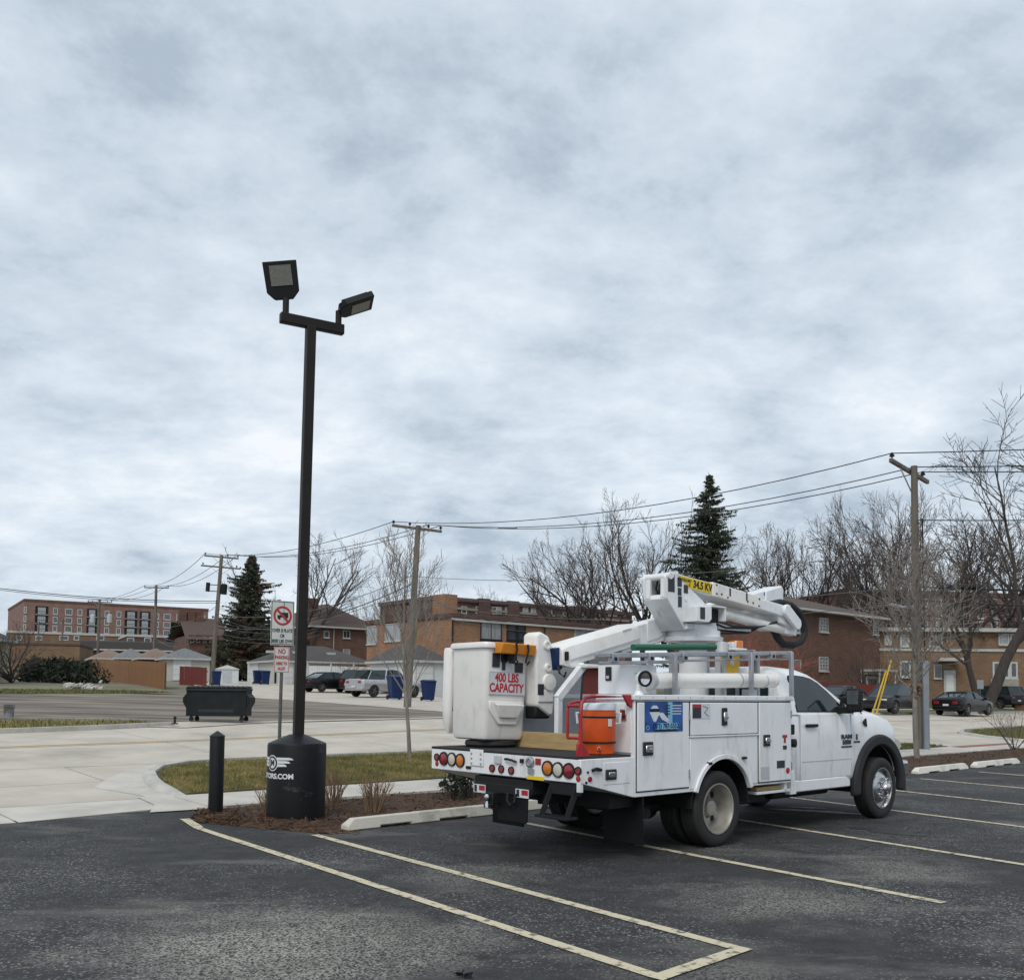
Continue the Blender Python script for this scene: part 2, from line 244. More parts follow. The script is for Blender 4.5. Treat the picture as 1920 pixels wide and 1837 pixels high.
# ------------------------------------------------------------------ mesh builder
class MB:
    def __init__(s): s.v=[]; s.f=[]
    def add(s,vs,fs):
        k=len(s.v); s.v+=[tuple(p) for p in vs]; s.f+=[tuple(i+k for i in f) for f in fs]; return s
    def box(s,x0,x1,y0,y1,z0,z1):
        return s.add([(x,y,z) for z in (z0,z1) for y in (y0,y1) for x in (x0,x1)],[(0,2,3,1),(4,5,7,6),(0,1,5,4),(2,6,7,3),(0,4,6,2),(1,3,7,5)])
    def obox(s,c,ax,ay,az):      # centre + three half-axis vectors
        c,ax,ay,az=map(Vector,(c,ax,ay,az))
        return s.add([c+ax*i+ay*j+az*k for k in (-1,1) for j in (-1,1) for i in (-1,1)],[(0,2,3,1),(4,5,7,6),(0,1,5,4),(2,6,7,3),(0,4,6,2),(1,3,7,5)])
    def beam(s,a,b,w,h,up=(0,0,1)):
        a,b=Vector(a),Vector(b); d=b-a; dn=d.normalized(); sd_=dn.cross(Vector(up)).normalized(); u=sd_.cross(dn)
        return s.obox((a+b)/2,d/2,sd_*w/2,u*h/2)
    def tube(s,pts,r,n=8,cap=True):
        pts=[Vector(p) for p in pts]; m=len(pts); rs=r if isinstance(r,(list,tuple)) else [r]*m
        vs=[]; fs=[]; ref=None
        for i,p in enumerate(pts):
            t=(pts[min(i+1,m-1)]-pts[max(i-1,0)])
            t=t.normalized() if t.length>1e-9 else Vector((0,0,1))
            if ref is None: ref=Vector((1,0,0)) if abs(t.x)<.8 else Vector((0,1,0))
            a=t.cross(ref).normalized(); b=a.cross(t)
            for k in range(n):
                an=2*math.pi*k/n; vs.append(p+(a*math.cos(an)+b*math.sin(an))*rs[i])
        for i in range(m-1):
            for k in range(n):
                k2=(k+1)%n; fs.append((i*n+k,i*n+k2,(i+1)*n+k2,(i+1)*n+k))
        if cap: fs.append(tuple(range(n))[::-1]); fs.append(tuple(range((m-1)*n,m*n)))
        return s.add(vs,fs)
    def prism(s,poly,axis,a,b):
        n=len(poly)
        def pt(p,h): return {'y':(p[0],h,p[1]),'x':(h,p[0],p[1]),'z':(p[0],p[1],h)}[axis]
        return s.add([pt(p,a) for p in poly]+[pt(p,b) for p in poly],[tuple(range(n))[::-1],tuple(range(n,2*n))]+[(i,(i+1)%n,n+(i+1)%n,n+i) for i in range(n)])
    def lathe(s,prof,c=(0,0,0),ax=(0,0,1),n=24,close=False):
        c=Vector(c); ax=Vector(ax).normalized(); a=ax.orthogonal().normalized(); b=ax.cross(a); m=len(prof)
        vs=[c+ax*h+(a*math.cos(2*math.pi*k/n)+b*math.sin(2*math.pi*k/n))*r for r,h in prof for k in range(n)]
        fs=[(i*n+k,i*n+(k+1)%n,(i+1)*n+(k+1)%n,(i+1)*n+k) for i in range(m-1) for k in range(n)]
        if close: fs.append(tuple(range(n))[::-1]); fs.append(tuple(range((m-1)*n,m*n)))
        return s.add(vs,fs)
    def loft(s,rings,cap=True):
        n=len(rings[0]); vs=[p for r in rings for p in r]
        fs=[(i*n+k,i*n+(k+1)%n,(i+1)*n+(k+1)%n,(i+1)*n+k) for i in range(len(rings)-1) for k in range(n)]
        if cap: fs.append(tuple(range(n))[::-1]); fs.append(tuple(range((len(rings)-1)*n,len(rings)*n)))
        return s.add(vs,fs)
    def mesh(s,name,recalc=True,smooth=35):
        me=bpy.data.meshes.new(name); me.from_pydata(s.v,[],s.f)
        if recalc:
            bm=bmesh.new(); bm.from_mesh(me); bmesh.ops.recalc_face_normals(bm,faces=bm.faces); bm.to_mesh(me); bm.free()
        if smooth: me.shade_smooth(); me.set_sharp_from_angle(angle=R(smooth))
        return me
    def build(s,name,m,parent=None,bevel=0,smooth=35,loc=None,rot=None,recalc=True,label=None,seg=2):
        o=obj(name,s.mesh(name,recalc,smooth),m,parent)
        if bevel:
            bv=o.modifiers.new('bevel','BEVEL'); bv.width=bevel; bv.segments=seg; bv.limit_method='ANGLE'; bv.angle_limit=R(40); bv.harden_normals=False
        if loc is not None: o.location=loc
        if rot is not None: o.rotation_euler=rot
        if label: o['label']=label
        return o
def obj(name,me,m,parent=None):
    o=bpy.data.objects.new(name,me); COL.objects.link(o)
    if m is not None:
        if not me.materials: me.materials.append(M[m] if isinstance(m,str) else m)
    if parent: o.parent=parent
    return o
def tag(o,label,cat,group=None,kind=None):
    o['label']=label; o['category']=cat
    if group: o['group']=group
    if kind: o['kind']=kind
    return o
def struct(o): o['kind']='structure'; return o
def thing(name,label,cat,loc=(0,0,0),rz=0,group=None):
    o=bpy.data.objects.new(name,None); COL.objects.link(o); o.location=loc; o.rotation_euler=(0,0,rz); o.empty_display_size=.2
    return tag(o,label,cat,group)
def dup(o,loc=None,rz=None,label=None,group=None,parent=None,scale=None):
    c=o.copy(); COL.objects.link(c)
    if parent: c.parent=parent
    if loc is not None: c.location=loc
    if rz is not None: c.rotation_euler=(0,0,rz)
    if scale: c.scale=scale if isinstance(scale,(tuple,list)) else (scale,)*3
    if label: c['label']=label
    if group: c['group']=group
    for ch in list(o.children): dup(ch,parent=c)
    return c
def cut(o,cutters):
    for mb in cutters:
        c=bpy.data.objects.new('cutter',mb.mesh('cutter',smooth=0)); COL.objects.link(c); c.parent=o.parent
        md=o.modifiers.new('cut','BOOLEAN'); md.operation='DIFFERENCE'; md.object=c; md.solver='EXACT'
        bpy.context.view_layer.update(); dg=bpy.context.evaluated_depsgraph_get()
        me=bpy.data.meshes.new_from_object(o.evaluated_get(dg)); o.modifiers.clear(); o.data=me; bpy.data.objects.remove(c)
    o.data.shade_smooth(); o.data.set_sharp_from_angle(angle=R(35)); return o
def text_mesh(s,size,bold=0,ext=.0015,sx=1,space=1):
    cu=bpy.data.curves.new('lettering','FONT'); cu.body=s; cu.size=size; cu.align_x='CENTER'; cu.align_y='CENTER'; cu.extrude=ext; cu.offset=bold; cu.space_character=space; cu.space_line=.9
    o=bpy.data.objects.new('lettering',cu); me=bpy.data.meshes.new_from_object(o); bpy.data.objects.remove(o)
    for v in me.vertices: v.co.x*=sx
    me.materials.clear(); return me
def text(s,size,parent,m,c,right,up,bold=0,sx=1,space=1,name='lettering',ext=.0015):
    o=obj(name,text_mesh(s,size,bold,ext,sx,space),m,parent)
    r=Vector(right).normalized(); u=Vector(up).normalized(); n=r.cross(u)
    o.matrix_local=Matrix(((r.x,u.x,n.x,c[0]),(r.y,u.y,n.y,c[1]),(r.z,u.z,n.z,c[2]),(0,0,0,1))); return o
# ------------------------------------------------------------------ ground
def sheet(name,poly,m,off=0,parent=None,thick=0):
    bm=bmesh.new(); vs=[bm.verts.new((u,v,0)) for u,v in poly]; bm.faces.new(vs)
    for b,_ in BP[1:-1]:
        bmesh.ops.bisect_plane(bm,geom=bm.verts[:]+bm.edges[:]+bm.faces[:],plane_co=(0,b,0),plane_no=(0,1,0))
    bmesh.ops.triangulate(bm,faces=bm.faces[:])
    for v in bm.verts:
        p=P(v.co.x,v.co.y,off); v.co=p
    bmesh.ops.recalc_face_normals(bm,faces=bm.faces)
    if sum(f.normal.z for f in bm.faces)<0: bmesh.ops.reverse_faces(bm,faces=bm.faces[:])
    if thick:
        ed=[e for e in bm.edges if e.is_boundary]; r_=bmesh.ops.extrude_edge_only(bm,edges=ed)
        for v in r_['geom']:
            if isinstance(v,bmesh.types.BMVert): v.co.z-=thick
    me=bpy.data.meshes.new(name); bm.to_mesh(me); bm.free()
    o=obj(name,me,m,parent); return o if parent else struct(o)
def lerp(pl,u):
    for (a,va),(b,vb) in zip(pl,pl[1:]):
        if u<=b: return va+(vb-va)*(u-a)/(b-a)
    return pl[-1][1]
def slab(u0,u1,fa,fb,m,off,parent,gap=.016,th=.05,name='slab'):
    q=[(u0+gap,fa(u0)+gap),(u1-gap,fa(u1)+gap),(u1-gap,fb(u1)-gap),(u0+gap,fb(u0)-gap)]
    b=MB(); b.add([P(u,v,off-th) for u,v in q]+[P(u,v,off) for u,v in q],[(3,2,1,0),(4,5,6,7),(0,1,5,4),(1,2,6,5),(2,3,7,6),(3,0,4,7)])
    return b.build(name,m,parent,smooth=0)
sheet('ground',[(-500,-160),(900,-160),(900,1500),(-500,1500)],'dirt',-.06)
lot=sheet('parking_lot',[(-70,-70),(90,-70),(90,9.95),(5.9,9.95),(5.9,12.55),(5.2,12.6),(-70,13.4)],'asphalt',0)
# street of concrete slabs
NEAR=[(-80,17.2),(5,17.9),(8,17.9),(14,17.75),(24,17.2),(31,15.6),(40,17.4),(50,18.2),(140,18.6)]
MID=[(-80,18.9),(-20,20.4),(5.5,21.5),(10.3,22.0),(18.5,23.4),(30,23.3),(50,22.4),(140,22.2)]
FAR=[(-80,21.5),(-20,23.2),(6.2,24.45),(14,27.0),(22,28.2),(35,27.9),(51,26.4),(70,26.0),(140,26.2)]
street=sheet('street',[(u,lerp(NEAR,u)) for u in range(-60,121,4)]+[(u,lerp(FAR,u)) for u in range(120,-61,-4)],'joint',-.02)
u=-60.0
while u<112:
    w=4.6 if u<50 else 9.2
    slab(u,u+w,lambda x:lerp(NEAR,x),lambda x:lerp(MID,x),'concrete',.004,street)
    slab(u,u+w,lambda x:lerp(MID,x),lambda x:lerp(FAR,x),'concrete',.004,street)
    u+=w
ym=MB()
us=[-50+2.5*i for i in range(64)]
for s_ in (-.16,.10):
    for a,b in zip(us,us[1:]):
        va,vb=lerp(MID,a)+s_,lerp(MID,b)+s_
        ym.add([P(a,va,.010),P(b,vb,.010),P(b,vb+.09,.010),P(a,va+.09,.010)],[(0,1,2,3)])
struct(ym.build('centre_line','yline',smooth=0))
# driveway apron between lot and street, left of the lawn
apron=sheet('driveway',[(-40,12.9),(5.1,12.40),(5.75,13.55),(5.85,15.3),(6.2,16.4),(6.8,17.2),(8.2,17.9),(-40,17.45)],'joint',-.02)
for a,b in ((-38,-22),(-22,-12),(-12,-6),(-6,-1.2),(-1.2,3.4),(3.4,5.62)):
    e=5.28 if b>5 else b
    slab(a,b,lambda x:12.4+(5.1-x)*.011 if x<5.2 else 12.75,lambda x:13.74,'sidewalk',.004,apron)
    slab(a,b,lambda x:13.74,lambda x:15.8+(x-4)*.04,'concrete',.004,apron)
    slab(a,b,lambda x:15.8+(x-4)*.04,lambda x:lerp(NEAR,x)-.01,'concrete',.004,apron)
q=[(5.62,13.75),(5.80,14.4),(5.86,15.3),(6.15,16.3),(6.6,17.0),(7.3,17.6),(8.2,17.88),(5.62,17.86)]
sheet('gutter_flare',q,'concrete',.003); sheet('walk_ramp',[(4.95,12.39),(5.78,12.32),(5.80,13.60),(6.02,13.64),(6.0,13.85),(5.35,13.85),(5.25,13.0)],'sidewalk',.014)
# sidewalk slabs along the planting bed
walk=sheet('sidewalk',[(5.45,12.32),(60,11.9),(60,13.25),(5.85,13.62)],'joint',.0)
u=5.75
while u<46:
    slab(u,u+1.52,lambda x:12.33-(x-6)*.008,lambda x:13.6-(x-6)*.008,'sidewalk',.035,walk)
    u+=1.52
# raised lawn strips with kerb
LAWN=[(6.0,13.68),(6.06,14.3),(6.2,15.2),(6.5,16.1),(6.95,16.85),(7.6,17.3),(8.5,17.5),(14,17.45),(24,16.9),(29.6,15.35),(30.4,13.45)]
lawn=sheet('lawn_strip',LAWN,'turf',.05,thick=.2)
def kerb(name,line,w,hh,m='kerb',out=1):
    b=MB(); n=len(line); ring=[]
    for i,(u,v) in enumerate(line):
        a=Vector(line[max(i-1,0)]); c=Vector(line[min(i+1,n-1)]); t=(c-a).normalized(); nr=Vector((-t.y,t.x))*out
        e=Vector((u,v))
        h=hh if not callable(hh) else hh(i)
        ring.append([P(*e,-.03),P(*e,h),P(*(e+nr*w*.72),h),P(*(e+nr*w),h-.025),P(*(e+nr*(w+.05)),-.03)])
    b.loft(ring); return struct(b.build(name,m,smooth=50))
kh=[.02,.06,.09,.10,.10,.10]+[.10]*40
KL=[(5.98,13.62),(6.02,14.1),(6.08,14.7),(6.2,15.2),(6.5,16.1),(6.95,16.85),(7.6,17.3),(8.5,17.5)]+[(u,17.5-.004*(u-8.5)) for u in (10,12,14)]+[(19,17.25),(24,16.9),(29.6,15.35)]
kerb('kerb',KL,.17,lambda i:kh[i],out=1)
struct(sheet('gutter_pan',[(5.5,13.75),(5.98,13.7),(6.0,14.4),(6.14,15.2),(6.4,16.2),(6.85,16.95),(7.5,17.45),(8.5,17.66),(14,17.6),(14,17.9),(8.4,17.95),(7.2,17.75),(6.4,17.1),(5.7,16.1),(5.2,15.2)],'sidewalk',.009))
# far side of the street
kerb('far_kerb',[(u,lerp(FAR,u)) for u in range(-40,12,3)],.17,.12)
kerb('street_kerb',[(u,lerp(FAR,u)) for u in (26,32,38,44,51,60,70,85,110)],.17,.13)
sheet('far_verge',[(-60,22.2),(-20,23.45),(6.2,24.7),(10.6,25.9),(10.4,26.7),(7,27.4),(-20,26.2),(-60,25)],'turf',.09,thick=.2)
sheet('gravel_lot',[(-60,25.3),(-20,26.4),(7.1,27.6),(12,27.4),(14,27.05),(22,28.25),(25.2,31),(25.9,38),(26.2,46),(25.5,52),(21,56),(13.6,54),(-60,51)],'gravel',.015)
sheet('far_lawn',[(-60,51.2),(13.6,54.2),(21,56.1),(24.5,57.2),(22,60),(-60,57)],'turfg',.03)
sheet('alley_apron',[(22.5,28.4),(32,28.1),(33,33),(38,42),(42,55),(46,64),(48,72),(44,80),(38,74),(32,66),(27,60),(25.9,52),(26.3,46),(26,38),(25.3,31)],'concrete',.02)
sheet('alley_pavement',[(27,60),(32,66),(38,74),(44,80),(60,95),(48,100),(36,80),(30,68)],'kerb',.018)
sheet('street_edge',[(10.2,25.75),(10.6,26.75),(12.2,27.6),(14,27.2),(22,28.4),(26,28.4),(26,27.7),(22,27.8),(14,26.6),(11,25.3)],'concrete',.022)
# right-hand side: drive, lawns
sheet('side_driveway',[(30.5,13.35),(36.2,13.35),(37.3,15.2),(38.6,16.6),(40,17.45),(31,15.6),(29.8,15.35)],'concrete',.03)
sheet('front_lawn',[(36.5,11.95),(80,11.4),(80,18.0),(50,17.9),(41,17.2),(38.9,16.4),(37.6,15.0),(36.6,13.4)],'turfg',.08,thick=.2)
kerb('drive_kerb',[(36.35,12.0),(36.4,13.3),(37.4,15.1),(38.7,16.5),(40.8,17.35),(50,18.05),(80,18.2)],.15,.12)
sheet('brick_strip',[(30.3,13.0),(34.5,12.95),(34.6,13.35),(30.4,13.42)],mat('paver_red',(.30,.12,.085),None,.9),.04)
sheet('house_lawn',[(44,27.0),(130,26.8),(130,41),(44,41)],'turfg',.05)
sheet('far_walk',[(44,30.2),(130,30.0),(130,31.4),(44,31.6)],'sidewalk',.07)
# parking-stall lines
def gline(p,q,w=.10,off=.006):
    a,b=Vector(p),Vector(q); t=(b-a).normalized(); n=Vector((-t.y,t.x))*w/2
    m=MB(); k=14; pts=[a.lerp(b,i/k) for i in range(k+1)]
    jit=[random.uniform(-.006,.006) for _ in pts]
    m.add([P(*(p_+n*(1+j*8)),off) for p_,j in zip(pts,jit)]+[P(*(p_-n*(1+j*8)),off) for p_,j in zip(pts,jit)],[(i,i+1,k+2+i,k+1+i) for i in range(k)])
    return struct(m.build('stall_line','line',smooth=0))
for p,q in [((4.98,11.05),(4.40,3.60)),((5.76,9.69),(5.27,3.62)),((8.32,8.96),(7.69,3.45)),((10.98,8.9),(9.98,3.3)),((13.85,9.0),(12.75,3.6)),((16.55,9.1),(15.2,3.7)),((19.1,9.0),(18.0,4.0)),((21.95,9.05),(20.8,4.2)),((24.7,9.1),(23.6,4.3))]: gline(p,q)
gline((4.35,3.60),(5.32,3.66),.11,.009)
gline((5.12,11.72),(4.99,11.02),.12,.009)
def blob(name,c,ru,rv,m,off,seed,rot=0):
    rnd=random.Random(seed); b=MB(); n=40; pts=[]
    ph=[rnd.uniform(0,6.28) for _ in range(4)]
    for i in range(n):
        a=2*math.pi*i/n; k=1+.22*math.sin(2*a+ph[0])+.16*math.sin(3*a+ph[1])+.1*math.sin(5*a+ph[2])+.06*math.sin(9*a+ph[3])
        x,y=math.cos(a)*ru*k,math.sin(a)*rv*k; pts.append(P(c[0]+x*math.cos(rot)-y*math.sin(rot),c[1]+x*math.sin(rot)+y*math.cos(rot),off))
    b.add(pts,[tuple(range(n))]); return struct(b.build(name,m,smooth=0))
blob('pale_patch',(12.42,7.32),.55,.12,'palegrey',.004,3,-1.2); blob('pale_patch',(12.7,7.7),.22,.05,'palegrey',.004,8,-1.1)  # two flat mottled pale grey patches with uneven outlines on the asphalt
blob('damp_patch',(11.3,5.72),.44,.22,'damp',.004,5,-1.3)
lt_=MB(); rl=random.Random(2)
for k in range(9):
    c_=Vector((rl.gauss(0,.02),rl.gauss(0,.02),.012+abs(rl.gauss(0,.012)))); x_=Vector([rl.gauss(0,.014) for _ in range(3)]); y_=Vector([rl.gauss(0,.011) for _ in range(3)]); lt_.add([c_-x_,c_+y_,c_+x_,c_-y_],[(0,1,2,3)])
tag(lt_.build('crumpled_scrap','satin',None,recalc=False,smooth=0,loc=(-.26,5.6,0)),'crumpled black scrap lying on the asphalt','scrap')
# planting bed: mounded shredded bark
def bed(name,u0,u1,fv0,fv1,res,hmax,seed):
    from mathutils import noise
    b=MB(); nu=int((u1-u0)/res); nv=int(2.45/res); vs=[]
    for i in range(nu+1):
        for j in range(nv+1):
            u=u0+(u1-u0)*i/nu; t=j/nv; v=fv0(u)+(fv1(u)-fv0(u))*t
            edge=min(t,1-t,(u-u0)/1.2 if u-u0<1.2 else 1); h=hmax*min(1,edge*4.0)**.7
            h=h*(.75+.5*noise.noise(Vector((u*.9,v*.9,seed))))+.03*noise.noise(Vector((u*4,v*4,seed)))+.018*noise.noise(Vector((u*13,v*13,seed)))
            vs.append(P(u,v,max(h,-.02) if edge>0 else -.025))
    b.add(vs,[(i*(nv+1)+j,(i+1)*(nv+1)+j,(i+1)*(nv+1)+j+1,i*(nv+1)+j+1) for i in range(nu) for j in range(nv)])
    return b
bf0=lambda u:(11.55-(u-5.25)*2.55 if u<5.9 else 9.87 if u<6.3 else 9.97+(.15 if u>9 else 0))
bf1=lambda u:(11.85+(u-5.25)*1.4 if u<5.58 else 12.33-(u-6)*.008)
bb=bed('mulch_bed',5.25,36,bf0,bf1,.11,.075,3.3)
mb=tag(bb.build('mulch_bed','mulch',smooth=60),'reddish brown bark mulch in the bed along the parking lot','mulch',kind='stuff')
mesh_v=[Vector(v) for v in bb.v]
ch=MB()
rnd=random.Random(5)
for _ in range(11000):
    p=mesh_v[int(rnd.random()**1.6*len(mesh_v))]
    if p.z<-.01 and rnd.random()<.8: continue
    p=p+Vector((rnd.uniform(-.07,.07),rnd.uniform(-.07,.07),rnd.uniform(0,.02)))
    a=rnd.uniform(0,6.28); l=rnd.uniform(.02,.065); w=rnd.uniform(.004,.011)
    d=Vector((math.cos(a),math.sin(a),rnd.uniform(-.5,.6)))*l; n=Vector((-math.sin(a),math.cos(a),rnd.uniform(-.4,.4)))*w
    ch.add([p-d-n,p+d-n*.4,p+d+n*.4,p-d+n],[(0,1,2,3)])
for _ in range(900):     # chips spilled onto the asphalt
    u=rnd.uniform(5.15,6.4); v=bf0(max(u,5.25))-abs(rnd.gauss(0,.12)); p=P(u,v,.008); a=rnd.uniform(0,6.28); l=rnd.uniform(.015,.05); d=Vector((math.cos(a),math.sin(a),0))*l; n=Vector((-math.sin(a),math.cos(a),.3))*.007
    ch.add([p-d-n,p+d-n,p+d+n,p-d+n],[(0,1,2,3)])
tag(ch.build('mulch_chips','chip',recalc=False,smooth=0),'loose shredded bark chips scattered over the planting bed','mulch chips',kind='stuff')
# grass
def inside(poly,x,y):
    c=False; j=len(poly)-1
    for i in range(len(poly)):
        if (poly[i][1]>y)!=(poly[j][1]>y) and x<(poly[j][0]-poly[i][0])*(y-poly[i][1])/(poly[j][1]-poly[i][1])+poly[i][0]: c=not c
        j=i
    return c
def grass(name,poly,n,h,w,off,m,label,bias=1.0,seed=1):
    rnd=random.Random(seed); b=MB(); u0=min(p[0] for p in poly);u1=max(p[0] for p in poly);v0=min(p[1] for p in poly);v1=max(p[1] for p in poly); k=0; vs=b.v; fs=b.f
    while k<n:
        u=u0+(u1-u0)*rnd.random()**bias; v=rnd.uniform(v0,v1)
        if not inside(poly,u,v): continue
        p=P(u,v,off); a=rnd.uniform(0,6.28); hh=h*rnd.uniform(.5,1.25); ln=rnd.uniform(.2,.9)*hh; ww=w*rnd.uniform(.7,1.3)
        c,s=math.cos(a),math.sin(a); e=rnd.uniform(0,6.28); i=len(vs)
        vs.append((p.x-c*ww,p.y-s*ww,p.z)); vs.append((p.x+c*ww,p.y+s*ww,p.z)); vs.append((p.x+math.cos(e)*ln,p.y+math.sin(e)*ln,p.z+hh)); fs.append((i,i+1,i+2)); k+=1
    return tag(b.build(name,m,recalc=False,smooth=0),label,'grass',kind='stuff')
LIN=[(6.06,13.72),(6.12,14.3),(6.26,15.2),(6.56,16.05),(7.0,16.8),(7.65,17.25),(8.5,17.43),(14,17.4),(20,17.1),(20,13.6)]
grass('grass',LIN,85000,.06,.006,.05,'grass','straw and green tufted grass on the kerbed strip before the street',1.15,1)
grass('grass',[(24,13.4),(30.2,13.5),(29.5,15.3),(24,16.8)],9000,.07,.012,.05,'grassg','short green grass around the foot of the riser pole',1,2)
grass('grass',[(36.6,12.1),(60,12),(60,17.7),(50,17.8),(41,17.1),(39,16.3),(37.7,15)],14000,.08,.02,.08,'grassg','green lawn inside the curved drive kerb',1.3,3)
grass('grass',[(-30,23.1),(6.2,24.8),(10.5,26),(10.3,26.6),(7,27.3),(-20,26.1)],9000,.10,.02,.09,'grass','dry grass on the verge before the gravel lot',.7,4)
grass('grass',[(-20,53.3),(13.6,54.4),(21,56.3),(24,57.2),(22,59.8),(-20,58.2)],12000,.13,.04,.03,'grassg','green lawn beyond the gravel lot',.6,5)
# wheel stops
def wheel_stop(p,q,m,label):
    a,b=Vector(p),Vector(q); L=(b-a).length; ang=math.atan2((b-a).y,(b-a).x)
    t=MB(); w=.085; hh=.135
    prof=[(0,0),(0,.06),(.10,hh),(L-.10,hh),(L,.06),(L,0),(L*.80,0),(L*.80,.028),(L*.60,.028),(L*.60,0),(L*.40,0),(L*.40,.028),(L*.2,.028),(L*.2,0)]
    n=len(prof)
    vs=[]
    for sgn in (-1,1):
        for x,z in prof: vs.append((x,sgn*(w if z<.05 else w*.55 if z>.1 else w*.92),z))
    t.add(vs,[tuple(range(n))[::-1],tuple(range(n,2*n))]+[(i,(i+1)%n,n+(i+1)%n,n+i) for i in range(n)])
    o=t.build('wheel_stop',m,bevel=.012,smooth=30,loc=P(a.x,a.y,.001),rot=(0,0,ROT+ang)); return tag(o,label,'wheel stop','wheel stops along the mulch bed')
wheel_stop((6.22,9.80),(8.55,9.92),'stop','weathered concrete wheel stop behind the black light pole base')
wheel_stop((9.1,9.98),(11.4,10.0),'stop','concrete wheel stop half hidden under the bucket truck')
wheel_stop((17.3,9.72),(19.6,9.70),'stopw','painted wheel stop next to the front wheel of the truck')
wheel_stop((20.15,9.62),(22.7,9.66),'stopw','whitish wheel stop, second along from the truck front wheel')
wheel_stop((23.15,9.65),(25.7,9.66),'stopw','whitish wheel stop, third along from the truck front wheel')
# ------------------------------------------------------------------ bucket truck (local: x ahead, y to its left, z up, origin below the rear axle)
def arc(cx,cz,r,a0,a1,n): return [(cx+r*math.cos(R(a0+(a1-a0)*i/n)),cz+r*math.sin(R(a0+(a1-a0)*i/n))) for i in range(n+1)]
def disc(parent,name,c,ax,r,m,h=.012,n=20,rim=None):
    ax=Vector(ax).normalized(); o=MB().lathe([(0,h),(r*.8,h),(r,h*.55),(r,-.004)],c,ax,n).build(name,m,parent)
    if rim: MB().lathe([(r*1.0,h*.4),(r*1.0,h*1.15),(r*1.17,h*1.15),(r*1.22,-.004)],c,ax,n).build('bezel',rim,o)
    return o
def plate(parent,name,m,c,right,up,w,h,t=.002,label=None):
    r,u=Vector(right).normalized(),Vector(up).normalized(); n=r.cross(u)
    o=MB().obox(Vector(c),r*w/2,u*h/2,n*t).build(name,m,parent,smooth=0)
    if label: o['label']=label
    return o
truck=thing('bucket_truck','white utility bucket truck with folded boom parked across the stalls','truck',(1.478,11.307,0),ROT)
T=truck
XR,ZU=(1,0,0),(0,0,1)      # right and up as read from the truck's right side
YR=(0,-1,0)                # right as read from behind
# chassis
MB().box(-1.95,4.35,-.46,-.36,.52,.74).build('frame_rail','black',T); MB().box(-1.95,4.35,.36,.46,.52,.74).build('frame_rail','black',T)
MB().box(-1.35,1.45,-.95,.95,.66,.74).build('bed_floor','black',T)
MB().tube([(0,-.85,.40),(0,-.2,.40),(0,-.16,.40),(0,.16,.40),(0,.2,.40),(0,.85,.40)],[.07,.07,.2,.2,.07,.07],12).build('rear_axle','black',T)
MB().tube([(3.75,-.8,.40),(3.75,.8,.40)],.06,10).build('front_axle','black',T)
MB().box(.62,1.5,-.72,-.42,.34,.6).build('battery_box','black',T,bevel=.02)
MB().box(1.6,2.9,-.75,-.45,.36,.56).build('underbody_tank','black',T,bevel=.04); MB().box(2.3,3.2,-.4,.4,.3,.6).build('transmission','black',T,bevel=.06)
MB().tube([(-.3,-.62,.42),(-.85,-.72,.42),(-1.06,-1.0,.42)],.055,14).build('exhaust_pipe','black',T)
# wheels
def tyre_mesh():
    b=MB(); b.lathe([(.262,-.098),(.30,-.113),(.35,-.118),(.388,-.104),(.402,-.086),(.402,-.047),(.392,-.044),(.392,-.036),(.402,-.033),(.402,-.006),(.392,-.004),(.392,.004),(.402,.006),(.402,.033),(.392,.036),(.392,.044),(.402,.047),(.402,.086),(.388,.104),(.35,.118),(.30,.113),(.262,.098)],(0,0,0),(0,-1,0),48); return b.mesh('tyre')
TY=tyre_mesh(); TY.materials.append(M['rubber'])
def wheel(x,y,kind,side):
    w=bpy.data.objects.new('wheel',None)
    COL.objects.link(w); w.parent=T; w.location=(x,y,.402); w.rotation_euler=(0,0,0 if side<0 else math.pi)
    ty=bpy.data.objects.new('tyre',TY); COL.objects.link(ty); ty.parent=w
    b=MB()
    if kind=='rear':
        b.lathe([(.262,-.09),(.262,.085),(.272,.10),(.272,.112),(.258,.112),(.250,.095),(.238,.05),(.230,-.06),(.215,-.085),(.16,-.07),(.13,-.075),(0,-.075)],(0,0,0),(0,-1,0),40).build('rim','steel',w)
        MB().lathe([(.088,-.08),(.088,.0),(.078,.018),(.06,.022),(0,.022)],(0,0,0),(0,-1,0),24).build('hub','steel',w)
        for k in range(4):
            a=R(45+90*k); c=Vector((.178*math.cos(a),.073,.178*math.sin(a)))
            MB().lathe([(.034,0),(.034,.004),(0,.004)],c,(0,-1,0),14).build('hand_hole','black',w)
        for k in range(8):
            a=R(22+45*k); MB().lathe([(.012,0),(.012,.03),(0,.034)],(.115*math.cos(a),.073,.115*math.sin(a)),(0,-1,0),8).build('lug_nut','steel',w)
    else:
        b.lathe([(.262,-.09),(.262,.085),(.272,.10),(.272,.112),(.256,.112),(.246,.085),(.235,.06),(.222,.062),(.18,.10),(.15,.115),(.105,.118),(.105,.12),(0,.12)],(0,0,0),(0,-1,0),40).build('rim','rimf',w)
        MB().lathe([(.098,.115),(.092,.165),(.075,.18),(.07,.20),(.045,.208),(0,.21)],(0,0,0),(0,-1,0),28).build('hub','chrome',w)
        for k in range(10):
            a=R(36*k); MB().lathe([(.017,0),(.017,.035),(.012,.05),(0,.052)],(.13*math.cos(a),-.112,.13*math.sin(a)),(0,-1,0),10).build('lug_nut','chrome',w)
        for k in range(4):
            a=R(45+90*k); MB().lathe([(.024,0),(.024,.006),(0,.006)],(.202*math.cos(a),-.078,.202*math.sin(a)),(0,-1,0),12).build('hand_hole','black',w)
    return w
